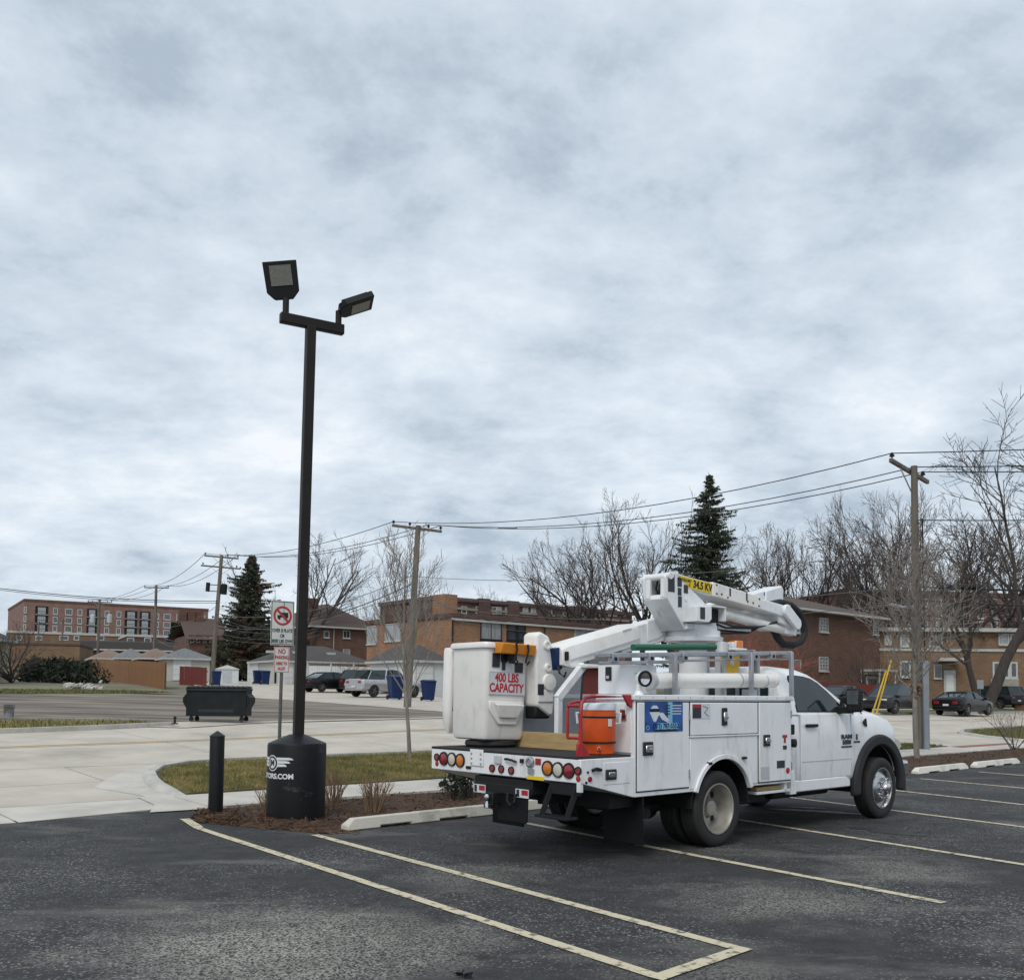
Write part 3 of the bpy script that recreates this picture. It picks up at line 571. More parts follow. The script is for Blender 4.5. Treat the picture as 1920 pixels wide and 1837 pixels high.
for sd_ in (-1,1):
    wheel(0,sd_*1.012,'rear',sd_); wheel(0,sd_*.735,'rear',sd_); wheel(3.76,sd_*.925,'front',sd_)
# service body: the compartments
def comp(sd_):
    b=MB(); y0,y1=(-1.135,-.64) if sd_<0 else (.64,1.135)
    b.box(-1.39,1.40,y0,y1,.61,1.56); o=b.build('compartment','white',T,smooth=30)
    cut(o,[MB().lathe([(.515,-1),(.515,1)],(.06,sd_*1.3,.43),(0,1,0),48,True)])
    bv=o.modifiers.new('bevel','BEVEL'); bv.width=.008; bv.segments=2; bv.limit_method='ANGLE'; bv.angle_limit=R(50)
    MB().box(-1.415,1.425,y0-(.02 if sd_<0 else 0),y1+(.02 if sd_>0 else 0),1.558,1.612).build('top_rail','white',T,bevel=.008)
    return o
comp(-1); comp(1)
ys=-1.135
# wheel-arch liner and fender lip
def ringarc(name,m,cx,cz,r0,r1,a0,a1,y0,y1,bevel=.008,n=30):
    po=arc(cx,cz,r1,a0,a1,n); pi_=arc(cx,cz,r0,a1,a0,n)
    b=MB(); k=n+1; vs=[]
    for p,q in zip(po,pi_[::-1]): vs+=[(p[0],y0,p[1]),(p[0],y1,p[1]),(q[0],y1,q[1]),(q[0],y0,q[1])]
    b.add(vs,[(0,1,2,3),tuple(4*n+i for i in (3,2,1,0))]+[(4*i+j,4*i+(j+1)%4,4*(i+1)+(j+1)%4,4*(i+1)+j) for i in range(n) for j in range(4)])
    return b.build(name,m,T,bevel=bevel)
ringarc('fender_lip','white',.06,.43,.50,.555,19,161,ys-.035,ys+.02)
ringarc('wheel_liner','black',.06,.43,.505,.52,0,180,ys+.03,-.2,bevel=0)
MB().box(-.5,.62,-.21,-.2,.5,.96).build('liner_wall','black',T,smooth=0)
for sd_ in (1,):
    ringarc('fender_lip','white',.06,.43,.50,.555,19,161,1.115,1.17)
# doors on the right side, each proud of the body with a seam round it
def door(x0,x1,z0,z1,poly=None):
    MB().box(x0-.012,x1+.012,ys-.003,ys+.02,z0-.012,z1+.012).build('door_seam','black',T,smooth=0) if poly is None else None
    b=MB(); b.prism(poly or [(x0,z0),(x1,z0),(x1,z1),(x0,z1)],'y',ys-.016,ys+.01); return b.build('door','white',T,bevel=.006)
d1=door(-1.355,-.545,.665,1.535); d2=door(-.515,.695,1.195,1.535); d3=door(.725,1.365,.645,1.535)
MB().box(-.53,.71,ys-.022,ys,1.172,1.188).build('drip_rail','white',T,bevel=.004)
pan=[(-.515,.64)]+[p for p in arc(.06,.43,.56,158,22,16)]+[(.695,.64),(.695,1.165),(-.515,1.165)]
MB().prism(pan,'y',ys-.010,ys+.01).build('fender_panel','white',T,bevel=.004)
def latch(par,x,z,w=.135,h=.13):
    b=MB(); b.box(x-w/2,x+w/2,ys-.034,ys-.014,z-h/2,z+h/2); o=b.build('latch','flare',par,bevel=.02)
    b=MB(); b.box(x-w*.30,x+w*.34,ys-.046,ys-.03,z-h*.28,z+h*.26); b.build('paddle','chrome',o,bevel=.01)
    MB().lathe([(.014,0),(.014,.014),(0,.014)],(x+w*.2,ys-.044,z-h*.05),(0,-1,0),10).build('lock','alu',o)
latch(T,-1.21,1.08,.15,.135); latch(T,.06,1.385,.09,.19); latch(T,.86,1.11,.125,.13)
for x,z in ((-.21,.895),(.42,.93)): MB().box(x-.03,x+.03,ys-.045,ys-.008,z-.014,z+.014).build('marker_lamp','black',T,bevel=.006)
for x,zs_ in ((-.548,(.80,1.40)),(1.372,(.80,1.40))):
    for z in zs_: MB().tube([(x,ys-.02,z-.045),(x,ys-.02,z+.045)],.008,8).build('hinge','alu',T)
for k in range(14): MB().lathe([(.006,0),(.006,.004),(0,.005)],(-1.33+.2*k,ys-.02,1.585),(0,-1,0),6).build('rivet','alu',T)
# blue advertising panel
ad=plate(T,'advert_panel','navy',(-.955,ys-.0175,1.392),XR,ZU,.60,.30); a_y=ys-.0205
plate(ad,'swoosh','cyan',(-.86,a_y,1.43),XR,ZU,.07,.22,.0008)
b=MB(); b.prism([(-1.185,1.440),(-1.02,1.440),(-1.085,1.345),(-1.12,1.345)],'y',a_y-.001,a_y+.0006); b.build('diamond_emblem','inkw',ad,smooth=0)
b=MB(); b.prism([(-1.165,1.475),(-1.13,1.505),(-1.075,1.505),(-1.04,1.475)],'y',a_y-.001,a_y+.0006); b.build('diamond_emblem','inkw',ad,smooth=0)
b=MB(); b.prism([(-1.05,1.425),(-.98,1.435),(-.87,1.355),(-.90,1.345),(-.84,1.312),(-.99,1.365)],'y',a_y-.001,a_y+.0006); b.build('lightning_bolt','inkw',ad,smooth=0)
text('DIAMOND',.032,ad,'ink',(-1.103,a_y-.002,1.456),XR,ZU,.0006)
plate(ad,'number_strip','cyan',(-.90,a_y,1.298),XR,ZU,.34,.062,.0006); text('(773) 787-5552',.066,ad,'ink',(-.93,a_y-.001,1.298),XR,ZU,.0012)
text('www.DiamondElectricInc',.036,ad,'ink',(-.93,a_y-.001,1.256),XR,ZU,.0006)
for i in range(4):
    plate(ad,'text_line','inkw',(-.76,a_y,1.505-.028*i),XR,ZU,.17-.02*(i%2),.009,.0006); plate(ad,'text_line','ink',(-.90,a_y-.001,1.505-.028*i),XR,ZU,.07,.012,.0006)
MB().lathe([(.024,0),(.024,.002),(.017,.002),(.017,0)],(-1.21,a_y,1.285),(0,-1,0),16).build('round_emblem','cyan',ad)
# warning stickers
w=plate(T,'warning_sticker','stickw',(-.345,ys-.0175,1.445),XR,ZU,.31,.155)
plate(w,'warning_text','sticker',(-.42,ys-.021,1.43),XR,ZU,.145,.115,.0008); plate(w,'warning_header','redp',(-.42,ys-.0215,1.500),XR,ZU,.145,.035,.001)
b=MB(); b.tube([(-.32,ys-.021,1.50),(-.23,ys-.021,1.48),(-.29,ys-.021,1.43),(-.22,ys-.021,1.39)],.003,5); b.build('diagram','ink',w)
text('T',.10,d3,'redp',(1.235,ys-.018,1.115),XR,ZU,.012,sx=1.2); plate(d3,'sticker','sticker',(1.235,ys-.0175,1.02),XR,ZU,.075,.045)
plate(d3,'data_plate','sticker',(1.15,ys-.0175,.83),XR,ZU,.16,.085); plate(d3,'worn_patch','panel',(.83,ys-.0175,.745),XR,ZU,.17,.14)
disc(d3,'reflector',(1.29,ys-.017,.755),(0,-1,0),.033,'redp')
# rear face of the right compartment, left bed wall, front bulkhead
MB().box(-1.401,-1.389,-1.10,-.66,1.04,1.53).build('rear_door','white',T,bevel=.004)
MB().box(-1.415,-1.40,-.80,-.72,1.40,1.50).build('latch','flare',T,bevel=.012)
MB().box(-1.42,-1.40,-1.05,-.97,1.36,1.47).build('padlock_hasp','chrome',T,bevel=.008)
MB().box(-1.39,1.35,.62,.645,1.0,1.57).build('bed_side','panel',T); MB().box(-1.39,1.35,-.645,-.62,1.0,1.57).build('bed_side','panel',T)
MB().box(-1.39,1.40,-.64,.64,.97,1.0).build('bed_deck','black',T)
MB().box(-.95,-.25,.66,1.1,1.613,1.95).build('tool_box','panel',T,bevel=.01)
MB().lathe([(0,0),(.055,0),(.07,.03),(.07,.10),(.03,.15),(0,.15)],(-1.02,.62,1.83),(-.4,-.8,.1),18,).build('work_lamp','chrome',T)
# tail shelf
b=MB(); b.prism([(-2.14,.785),(-2.14,1.005),(-1.392,1.005),(-1.392,.61)],'y',-1.135,1.135); ts=b.build('tail_shelf','white',T,bevel=.006)
MB().box(-2.145,-1.40,-1.10,1.135,1.004,1.028).build('shelf_deck','rubber',T,bevel=.006)
MB().box(-1.83,-1.45,-1.139,-1.13,.755,.965).build('access_panel','white',T,bevel=.004)
b=MB(); b.box(-1.81,-1.66,-1.155,-1.135,.80,.90); o=b.build('latch','flare',T,bevel=.015); MB().box(-1.78,-1.69,-1.165,-1.15,.825,.875).build('paddle','chrome',o,bevel=.008)
MB().tube([(-2.0,-1.15,.90),(-1.95,-1.16,.915),(-1.88,-1.15,.90)],.016,8).build('grab_ring','black',T)
for x,z,m,r in ((-2.05,.885,'black',.011),(-2.02,.82,'red',.026),(-2.07,.79,'black',.012)): disc(T,'side_reflector',(x,-1.137,z),(0,-1,0),r,m)
xr=-2.142
for y,z,r,m in ((.91,.905,.062,'red'),(.77,.905,.062,'clear'),(.63,.90,.062,'amber'),(-.70,.90,.062,'amber'),(-.84,.895,.062,'clear'),(-.985,.895,.062,'red')):
    disc(T,'tail_light',(xr,y,z),(-1,0,0),r,m,.014,rim='rubber')
for y,z,r in ((1.035,.915,.034),(-1.105,.90,.034),(.11,.85,.034),(-.03,.85,.034),(-.18,.845,.034)): disc(T,'marker_light',(xr,y,z),(-1,0,0),r,'red',.012,rim='rubber')
for y,z in ((1.035,.845),(-1.105,.828)): disc(T,'reflector',(xr,y,z),(-1,0,0),.028,'redp',.006)
pl=MB().box(xr-.012,xr,.25,.46,.86,1.03).build('hitch_plate','white',T,bevel=.004)
for i in range(3):
    for y in (.28,.43): disc(pl,'bolt',(xr-.012,y,.885+.05*i),(-1,0,0),.012,'alu',.008,10)
MB().box(xr-.02,xr,-.03,.07,.90,.985).build('socket_box','panel',T,bevel=.006)
MB().tube([(xr-.02,-.10,.955),(xr-.035,-.15,.96),(xr-.035,-.22,.95),(xr-.02,-.27,.935)],.012,8).build('pull_handle','black',T)
MB().box(xr-.02,xr,-.36,-.32,.93,.97).build('small_socket','black',T)
MB().lathe([(.04,0),(.055,.005),(.055,.02),(.035,.03),(.03,.018),(0,.018)],(xr,-.46,.945),(-1,0,0),18).build('trailer_socket','alu',T)
MB().box(xr-.015,xr,-.51,-.43,.83,.88).build('socket_cover','alu',T); plate(T,'red_tag','redp',(xr-.003,-.565,.955),YR,ZU,.075,.06)
plate(T,'gold_label','yellow',(xr-.003,-.53,.795),YR,ZU,.24,.035); MB().box(xr-.012,xr,.45,.53,.82,.85).build('plate_lamp','black',T,bevel=.006)
# under the tail: hitch, flaps, step
MB().box(-2.12,-1.5,-.46,.42,.62,.76).build('hitch_frame','black',T,bevel=.01)
MB().box(-2.13,-2.06,-.44,.42,.60,.70).build('receiver_beam','black',T,bevel=.008)
for y in (.32,-.33):
    lb=plate(T,'hitch_label','stickw',(-2.134,y,.63),YR,ZU,.19,.085); plate(lb,'label_red','redp',(-2.137,y-.04,.638),YR,ZU,.09,.05,.001); plate(lb,'label_dark','sticker',(-2.137,y+.06,.63),YR,ZU,.04,.07,.001)
MB().box(-2.24,-2.05,-.01,.11,.50,.62).build('ball_mount','black',T,bevel=.012)
MB().lathe([(0,.0),(.022,.0),(.022,.05),(.015,.06),(.015,.075),(.028,.09),(.032,.115),(.022,.14),(0,.145)],(-2.26,.05,.46),(0,0,1),16).build('tow_ball','chrome',T)
MB().box(-2.26,-2.2,.0,.1,.46,.49).build('ball_shank','black',T)
MB().tube([(-2.15,-.25,.62),(-2.17,-.26,.54),(-2.17,-.20,.50),(-2.17,-.15,.55),(-2.15,-.14,.62)],.013,8).build('chain_shackle','black',T)
def flap(x,y0,y1,z0,z1): MB().box(x,x+.012,y0,y1,z0,z1).build('mud_flap','satin',T,bevel=.004)
b=MB(); b.prism([(.05,.60),(.05,.36),(.03,.335),(-.37,.335),(-.39,.36),(-.40,.60)],'x',-2.12,-2.108); b.build('mud_flap','satin',T,bevel=.004)
flap(-1.25,-1.13,-.60,.13,.64); flap(-1.25,.6,1.13,.13,.64)
b=MB(); b.beam((-2.09,-.72,.76),(-2.18,-.66,.46),.03,.05); b.beam((-2.09,-1.05,.76),(-2.18,-1.0,.46),.03,.05); b.box(-2.24,-2.08,-1.04,-.62,.44,.465); b.box(-2.12,-2.07,-1.08,-.70,.66,.78); b.build('fold_step','black',T,bevel=.004)
MB().box(-2.14,-2.1,-1.13,-1.08,.70,.79).build('step_bracket','white',T,bevel=.004)
MB().box(-1.6,-1.2,-1.0,1.0,.5,.72).build('rear_crossmember','black',T); flap(-1.4,-.75,-.5,.45,.62)
# outrigger tube, bumper corner and camera between body and cab
MB().box(.75,1.42,-1.10,-.9,.50,.53).build('side_step','white',T,bevel=.004); MB().box(1.30,1.36,-1.10,-1.0,.50,.66).build('step_hanger','white',T); MB().box(.80,1.28,-1.06,-.98,.535,.575).build('wood_block','ply',T)
b=MB(); b.prism([(1.44,.46),(1.56,.46),(1.56,.5),(1.52,.74),(1.455,.74)],'y',-1.10,-1.02); b.build('outrigger_foot','white',T,bevel=.006)
MB().box(1.43,1.53,-1.06,-.98,.74,1.5).build('corner_post','white',T,bevel=.006)
MB().box(1.43,1.52,-1.11,-1.06,1.16,1.28).build('side_lamp','black',T,bevel=.01); MB().lathe([(0,0),(.045,0),(.05,.03),(.05,.07),(.02,.08),(0,.08)],(1.49,-1.06,1.06),(.2,-1,0),16).build('side_camera','black',T)
# grab frame (red), cooler bracket
rp_=[(-2.10,-1.09,1.03),(-2.10,-1.09,1.40),(-2.09,-1.09,1.52),(-2.04,-1.09,1.575),(-1.95,-1.09,1.59),(-1.36,-1.09,1.59)]
gf=MB().tube(rp_,.018,10).build('grab_frame','redp',T)
MB().tube([(-2.12,-.94,1.20),(-2.12,-.94,1.46),(-2.10,-.94,1.52),(-2.0,-.94,1.54),(-1.40,-.94,1.54)],.014,8).build('back_loop','redp',gf); MB().tube([(-2.12,-.94,1.20),(-2.10,-1.09,1.20)],.014,8).build('loop_link','redp',gf); MB().tube([(-2.12,-.94,1.5),(-2.09,-1.09,1.5)],.014,8).build('loop_link','redp',gf)
b=MB(); b.prism([(-2.14,1.028),(-2.14,1.14),(-2.10,1.19),(-1.97,1.028)],'y',-1.10,-1.07); b.build('frame_foot','redp',gf,bevel=.006)
b=MB(); b.prism([(-1.53,1.61),(-1.40,1.61),(-1.40,1.48),(-1.45,1.50)],'y',-1.12,-1.09); b.build('frame_gusset','redp',gf,bevel=.006)
# work box, spot lamp, boom rest
gb=MB().box(-1.37,-.80,-.93,-.63,1.615,1.915).build('work_box','white',T,bevel=.008)
MB().box(-1.385,-1.369,-.82,-.74,1.75,1.89).build('latch','flare',gb,bevel=.012); MB().box(-1.392,-1.38,-.80,-.76,1.77,1.80).build('paddle','chrome',gb)
for k in range(3):
    for x in (-1.14,-1.02): MB().box(x,x+.09,-.938,-.929,1.75+.035*k,1.762+.035*k).build('vent_slot','panel',gb)
sp=MB().tube([(-1.2,-1.03,1.612),(-1.2,-1.03,1.66),(-1.22,-1.05,1.70),(-1.20,-1.05,1.74)],[.05,.03,.028,.03],12).build('spot_lamp','white',T)
MB().lathe([(0,-.02),(.05,-.01),(.075,.04),(.08,.09)],(-1.18,-1.02,1.775),(-.25,-1,-.05),20).build('lamp_shell','white',sp)
MB().lathe([(.058,.085),(.08,.085),(.082,.105),(.06,.105)],(-1.18,-1.02,1.775),(-.25,-1,-.05),20).build('lamp_bezel','black',sp); MB().lathe([(.06,.095),(.03,.08),(0,.075)],(-1.18,-1.02,1.775),(-.25,-1,-.05),20).build('lamp_lens','chrome',sp)
b=MB(); b.beam((-1.31,0,1.0),(-1.31,0,1.60),.06,.075,(1,0,0)); b.beam((-1.33,0,1.56),(-.93,0,1.93),.07,.085); b.box(-1.0,-.80,-.12,.14,1.90,1.94); b.build('boom_rest','white',T,bevel=.008)
MB().tube([(-1.12,-.08,1.02),(-1.06,-.09,1.25),(-1.05,-.08,1.5),(-.98,-.04,1.8),(-.75,.1,1.98)],.012,8).build('hydraulic_hose','wire',T)
# pedestal and turret
MB().lathe([(.0,1.0),(.26,1.0),(.26,1.05),(.18,1.07),(.17,2.26),(.36,2.27),(.37,2.32),(.33,2.33),(.33,2.40),(0,2.40)],(1.0,-.02,0),(0,0,1),32).build('pedestal','boom',T)
tp=[(.24,3.0),(.28,3.05),(.36,3.065),(.70,3.03),(.74,2.88),(1.02,2.73),(1.23,2.5),(1.22,2.405),(.60,2.385),(.27,2.75)]
MB().prism(tp,'y',-.205,-.165).build('turret_plate','boom',T,bevel=.008); MB().prism(tp,'y',.12,.16).build('turret_plate','boom',T,bevel=.008)
MB().prism([(.275,2.745),(.605,2.39),(1.20,2.41),(1.0,2.72),(.70,2.86),(.60,2.80),(.30,2.80)],'y',-.166,.121).build('turret_web','boom',T,bevel=.006)
MB().tube([(.31,-.23,3.01),(.31,.18,3.01)],.038,14).build('pivot_pin','boom',T)
MB().box(.60,1.20,-.24,-.205,2.40,2.47).build('turret_skirt','boom',T,bevel=.006)
for x,z,w_,h_ in ((.345,2.93,.12,.21),(.50,2.955,.08,.11),(.50,2.84,.07,.09),(.62,2.88,.08,.10),(.505,2.72,.07,.13),(.63,2.56,.08,.14)): plate(T,'warning_sticker','sticker',(x,-.2065,z),XR,ZU,w_,h_)
plate(T,'warning_sticker','stickw',(.63,-.2065,2.66),XR,ZU,.08,.055); disc(T,'pin_cap',(.62,-.206,2.76),(0,-1,0),.03,'boom'); disc(T,'pin_cap',(.36,-.206,3.02),(0,-1,0),.03,'boom')
vb=MB(); vb.prism([(.56,2.48),(.56,2.66),(.84,2.675),(.84,2.52),(.79,2.48)],'y',-.42,-.2); vbo=vb.build('valve_box','boom',T,bevel=.006); plate(vbo,'warning_sticker','sticker',(.66,-.4215,2.58),XR,ZU,.09,.14)
MB().box(.84,1.15,-.40,-.2,2.675,2.69).build('valve_shroud','boom',T); MB().box(1.14,1.155,-.40,-.2,2.52,2.68).build('valve_shroud','boom',T); MB().box(.84,1.14,-.30,-.2,2.50,2.66).build('valve_block','black',T,bevel=.01)
# lower boom
MB().prism([(.33,3.06),(1.16,3.0),(1.16,2.83),(.68,2.885),(.40,2.95)],'y',-.19,.10).build('boom_heel','boom',T,bevel=.008)
lbm=MB().prism([(1.14,3.012),(2.20,2.90),(2.18,2.735),(1.14,2.835)],'y',-.215,.12).build('lower_boom','fibre',T,bevel=.012)
MB().prism([(2.18,2.89),(2.80,2.835),(2.86,2.66),(2.60,2.70),(2.17,2.75)],'y',-.18,.09).build('boom_tip','boom',T,bevel=.012)
lab=MB().prism([(.46,3.037),(1.125,2.992),(1.125,2.865),(.69,2.895)],'y',-.2085,-.19).build('yellow_label','yellow',T,smooth=0)
dr=Vector((1,0,-.066)); du=Vector((.066,0,1))
text('34.5 KV',.125,lab,'ink',(.945,-.210,2.937),dr,du,.004,sx=.92); text('CATEGORY',.048,lab,'ink',(.60,-.210,2.985),dr,du,.001); text('C',.045,lab,'ink',(.69,-.210,2.93),dr,du,.001)
for x,z in ((1.22,2.98),(1.22,2.87),(1.32,2.87),(1.45,2.84),(1.88,2.82),(2.0,2.81),(2.14,2.87),(2.13,2.78)): disc(lbm,'bolt',(x,-.216,z),(0,-1,0),.013,'flare',.008,8)
for x,z in ((1.50,2.91),(1.86,2.88)): plate(lbm,'warning_sticker','sticker',(x,-.2165,z),XR,ZU,.03,.10)
MB().prism([p for p in arc(2.80,2.76,.085,40,220,10)]+[p for p in arc(3.04,2.60,.085,220,400,10)],'y',-.235,-.18).build('elbow_cover','boom',T,bevel=.012)
MB().prism([(2.62,2.80),(3.05,2.66),(3.1,2.52),(2.70,2.60)],'y',-.16,.42).build('elbow_link','boom',T,bevel=.012)
MB().tube([(3.0,-.22,2.62),(3.0,.46,2.62)],.05,14).build('elbow_pin','boom',T)
MB().tube([(1.20,-.06,2.68),(2.92,-.06,2.52)],.062,18).build('link_rod','fibre',T)
MB().prism([(2.88,2.57),(3.10,2.60),(3.18,2.55),(3.16,2.44),(2.90,2.46)],'y',-.13,0).build('rod_end','boom',T,bevel=.01)
MB().beam((1.2,.0,2.50),(2.35,.08,2.50),.06,.07).build('lift_cylinder','boom',T,bevel=.01); MB().box(1.2,1.42,-.1,.02,2.44,2.53).build('cylinder_gland','black',T,bevel=.02)
for k,(y0_,z0_,sg2) in enumerate(((-.12,2.56,.06),(-.02,2.58,.10),(.05,2.54,.13),(.10,2.50,.05))):
    MB().tube([(1.18,y0_,z0_),(1.7,y0_+.01,z0_-sg2),(2.3,y0_+.02,z0_-sg2*.7),(2.75,y0_,2.62)],.014,7).build('hydraulic_hose','wire',T)
MB().tube([(.36,-.05,2.95),(.33,-.04,2.86),(.37,-.02,2.79),(.44,.0,2.83)],.016,8).build('hydraulic_hose','wire',T); MB().tube([(.38,.03,2.97),(.36,.04,2.88),(.42,.05,2.81)],.012,8).build('hydraulic_hose','wire',T)
MB().prism([(.27,2.76),(.275,2.985),(.31,2.985),(.31,2.76)],'y',-.166,-.10).build('turret_cheek','boom',T,bevel=.004); MB().prism([(.27,2.76),(.275,2.985),(.31,2.985),(.31,2.76)],'y',.06,.121).build('turret_cheek','boom',T,bevel=.004)
# upper boom
ub=MB().prism([(-.1,2.375),(3.0,3.10),(3.28,3.17),(3.28,2.96),(2.84,2.80),(.2,2.155),(-.1,2.08)],'y',.17,.44).build('upper_boom','boom',T,bevel=.014)
MB().prism([(.35,2.50),(.72,2.58),(.82,2.43),(.55,2.30),(.35,2.25)],'y',.158,.172).build('boom_gusset','boom',ub,bevel=.006); plate(ub,'dark_sticker','navy',(2.88,.168,3.02),XR,ZU,.10,.05)
MB().prism([(2.85,3.06),(3.26,3.16),(3.3,3.1),(3.28,2.93),(3.05,2.6),(2.85,2.75)],'y',.15,.46).build('boom_knuckle','boom',ub,bevel=.015)
bc=MB(); rings=[]
for x,zt_,zb_,g in ((-1.10,2.135,1.93,.02),(-1.03,2.175,1.905,0),(.10,2.455,2.185,0),(.20,2.43,2.23,.02)):
    ya,yb=.135+g,.475-g; h_=zt_-zb_; rings.append([(x,ya,zb_+.0),(x,ya-.012,zb_+h_*.3),(x,ya+.005,zt_-.045),(x,ya+.05,zt_),(x,yb-.05,zt_),(x,yb-.005,zt_-.045),(x,yb+.012,zb_+h_*.3),(x,yb,zb_)])
bc.loft(rings); bcov=bc.build('boom_cover','fibre',T,bevel=.01)
MB().beam((-1.0,.122,1.985),(.16,.122,2.275),.012,.02).build('cover_seam','panel',bcov); plate(bcov,'boom_sticker','panel',(-.05,.134,2.37),(1,0,.24),(-.24,0,1),.16,.02)
b=MB(); b.obox((-1.10,.30,2.0),(.03,0,.008),(0,.10,0),(-.02,0,.12)); b.build('blue_strap','blue',bcov,bevel=.01); MB().box(-1.09,-1.05,.10,.135,1.98,2.08).build('strap_buckle','black',bcov,bevel=.008)
MB().tube([(-1.12,.2,1.92),(-1.14,.16,1.84),(-1.08,.14,1.80),(-1.02,.18,1.85)],.012,8).build('tool_cable','wire',T)
# hose loop over the elbow
MB().tube([(2.70,.03,2.84),(3.0,.03,2.90),(3.28,.04,2.885),(3.52,.05,2.80),(3.66,.06,2.65),(3.68,.06,2.50),(3.56,.05,2.39),(3.32,.04,2.325),(3.05,.02,2.33),(2.88,.0,2.42),(2.80,.0,2.52)],.052,14).build('hose_bundle','rubber',T)
# platform bracket
br=MB().prism([(-1.36,2.26),(-1.29,2.30),(-1.16,2.25),(-1.10,2.12),(-1.07,1.82),(-1.07,1.5),(-1.09,1.37),(-1.16,1.365),(-1.34,1.48),(-1.36,1.9)],'y',.30,.52).build('platform_bracket','fibre',T,bevel=.03,seg=3)
MB().lathe([(0,0),(.055,0),(.05,.02),(.03,.022),(.028,.008),(0,.008)],(-1.20,.30,2.15),(0,-1,0),18).build('pivot_boss','fibre',br); MB().lathe([(0,0),(.05,0),(.045,.03),(.025,.032),(.022,.008),(0,.008)],(-1.19,.30,1.90),(0,-1,0),18).build('pivot_boss','fibre',br)
MB().lathe([(0,0),(.10,0),(.09,.03),(0,.04)],(-1.17,.298,1.74),(0,-1,0),22).build('round_cover','fibre',br); MB().box(-1.33,-1.10,.286,.305,1.52,1.66).build('bracket_panel','fibre',br,bevel=.01); MB().box(-1.33,-1.26,.28,.305,1.60,1.72).build('bracket_slot','sticker',br)
MB().box(-1.34,-1.12,.32,.50,1.34,1.48).build('bracket_motor','black',br,bevel=.02)
# bucket
bk=MB(); a2,b2=.32,.30
def rrect(hx,hy,r,z,n=4):
    pts=[]
    for cx,cy,a0 in ((hx-r,hy-r,0),(-hx+r,hy-r,90),(-hx+r,-hy+r,180),(hx-r,-hy+r,270)):
        for i in range(n+1):
            a=R(a0+90*i/n); pts.append((cx+r*math.cos(a),cy+r*math.sin(a),z))
    return pts
bk.loft([rrect(b2-.06,a2-.06,.05,0),rrect(b2-.03,a2-.03,.06,.015),rrect(b2-.015,a2-.015,.065,.06),rrect(b2,a2,.065,1.0),rrect(b2,a2,.065,1.03),rrect(b2-.03,a2-.03,.05,1.03),rrect(b2-.05,a2-.05,.05,.2)])
bucket=bk.build('bucket','fibre',T,smooth=40); bucket.location=(-1.655,.765,1.105); bucket.rotation_euler=(0,R(1.6),R(-3))
B=bucket
MB().loft([rrect(b2+.004,a2+.004,.07,.985),rrect(b2+.028,a2+.028,.08,.99),rrect(b2+.032,a2+.032,.08,1.02),rrect(b2+.02,a2+.02,.08,1.05),rrect(b2-.02,a2-.02,.06,1.05),rrect(b2-.03,a2-.03,.05,1.02)],cap=False).build('bucket_lip','fibre',B,smooth=50)
fy=-a2
sg=plate(B,'capacity_sign','stickw',(.0,fy-.004,.615),XR,ZU,.50,.245,.003)
for (cx,cz,w_,h_) in ((0,.735,.49,.006),(0,.495,.49,.006),(-.245,.615,.006,.24),(.245,.615,.006,.24)): plate(B,'sign_border','panel',(cx,fy-.008,cz),XR,ZU,w_,h_,.001)
text('400 LBS',.13,B,'inkr',(-.01,fy-.008,.672),XR,ZU,.004,sx=.76); text('CAPACITY',.13,B,'inkr',(-.01,fy-.008,.562),XR,ZU,.004,sx=.76)
for x,z,w_,h_,m in ((-.165,.86,.10,.15,'sticker'),(-.055,.905,.09,.13,'sticker'),(.05,.865,.08,.06,'sticker'),(-.02,.80,.16,.12,'stickw'),(.155,.79,.11,.12,'sticker'),(-.06,.80,.05,.09,'sticker')): plate(B,'warning_sticker',m,(x,fy-.004-(.002 if m=='sticker' else 0),z),XR,ZU,w_,h_,.002)
st_=MB(); st_.prism([(-.24,.42),(.24,.42),(.24,.33),(.13,.17),(-.11,.17),(-.24,.33)],'y',fy-.012,fy+.01); so_=st_.build('step_frame','fibre',B,bevel=.01)
sb=MB(); sb.add([(-.18,fy-.012,.40),(.20,fy-.012,.40),(.20,fy-.075,.385),(-.18,fy-.075,.385),(-.11,fy-.012,.25),(.12,fy-.012,.25),(.12,fy-.045,.245),(-.11,fy-.045,.245)],[(0,1,2,3),(7,6,5,4),(3,2,6,7),(0,3,7,4),(1,5,6,2),(0,4,5,1)]); sb.build('step_pocket','fibre',B,bevel=.008)
tr=MB(); tr.prism([(fy-.02,1.055),(fy-.16,1.04),(fy-.135,.93),(fy-.02,.93)],'x',-.20,.27); tray=tr.build('tool_tray','tray',B,bevel=.008)
for x in (-.02,.14): 
    MB().tube([(x,fy-.165,1.045),(x+.01,fy-.168,.98),(x-.01,fy-.165,.90),(x-.03,fy-.17,.85),(x,fy-.17,.825),(x+.025,fy-.17,.86)],.011,8).build('tray_hook','black',B)
MB().box(-.06,.06,fy-.09,fy-.03,.86,.94).build('tray_holster','black',B,bevel=.01)
lp=MB(); lp.loft([rrect(.23,.02,.018,.0),rrect(.27,.06,.05,.12),rrect(.28,.08,.06,.30),rrect(.28,.085,.06,.93),rrect(.27,.08,.06,.96)]); l_=lp.build('tool_apron','fibre',B,smooth=40); l_.location=(0,a2+.13,.05)
MB().box(-.22,.22,a2-.01,a2+.06,.3,.9).build('apron_hanger','black',B)
MB().lathe([(0,0),(.26,0),(.29,.03),(.28,.07),(.2,.08),(0,.08)],(-1.64,.72,1.028),(0,0,1),24).build('bucket_pad','rubber',T)
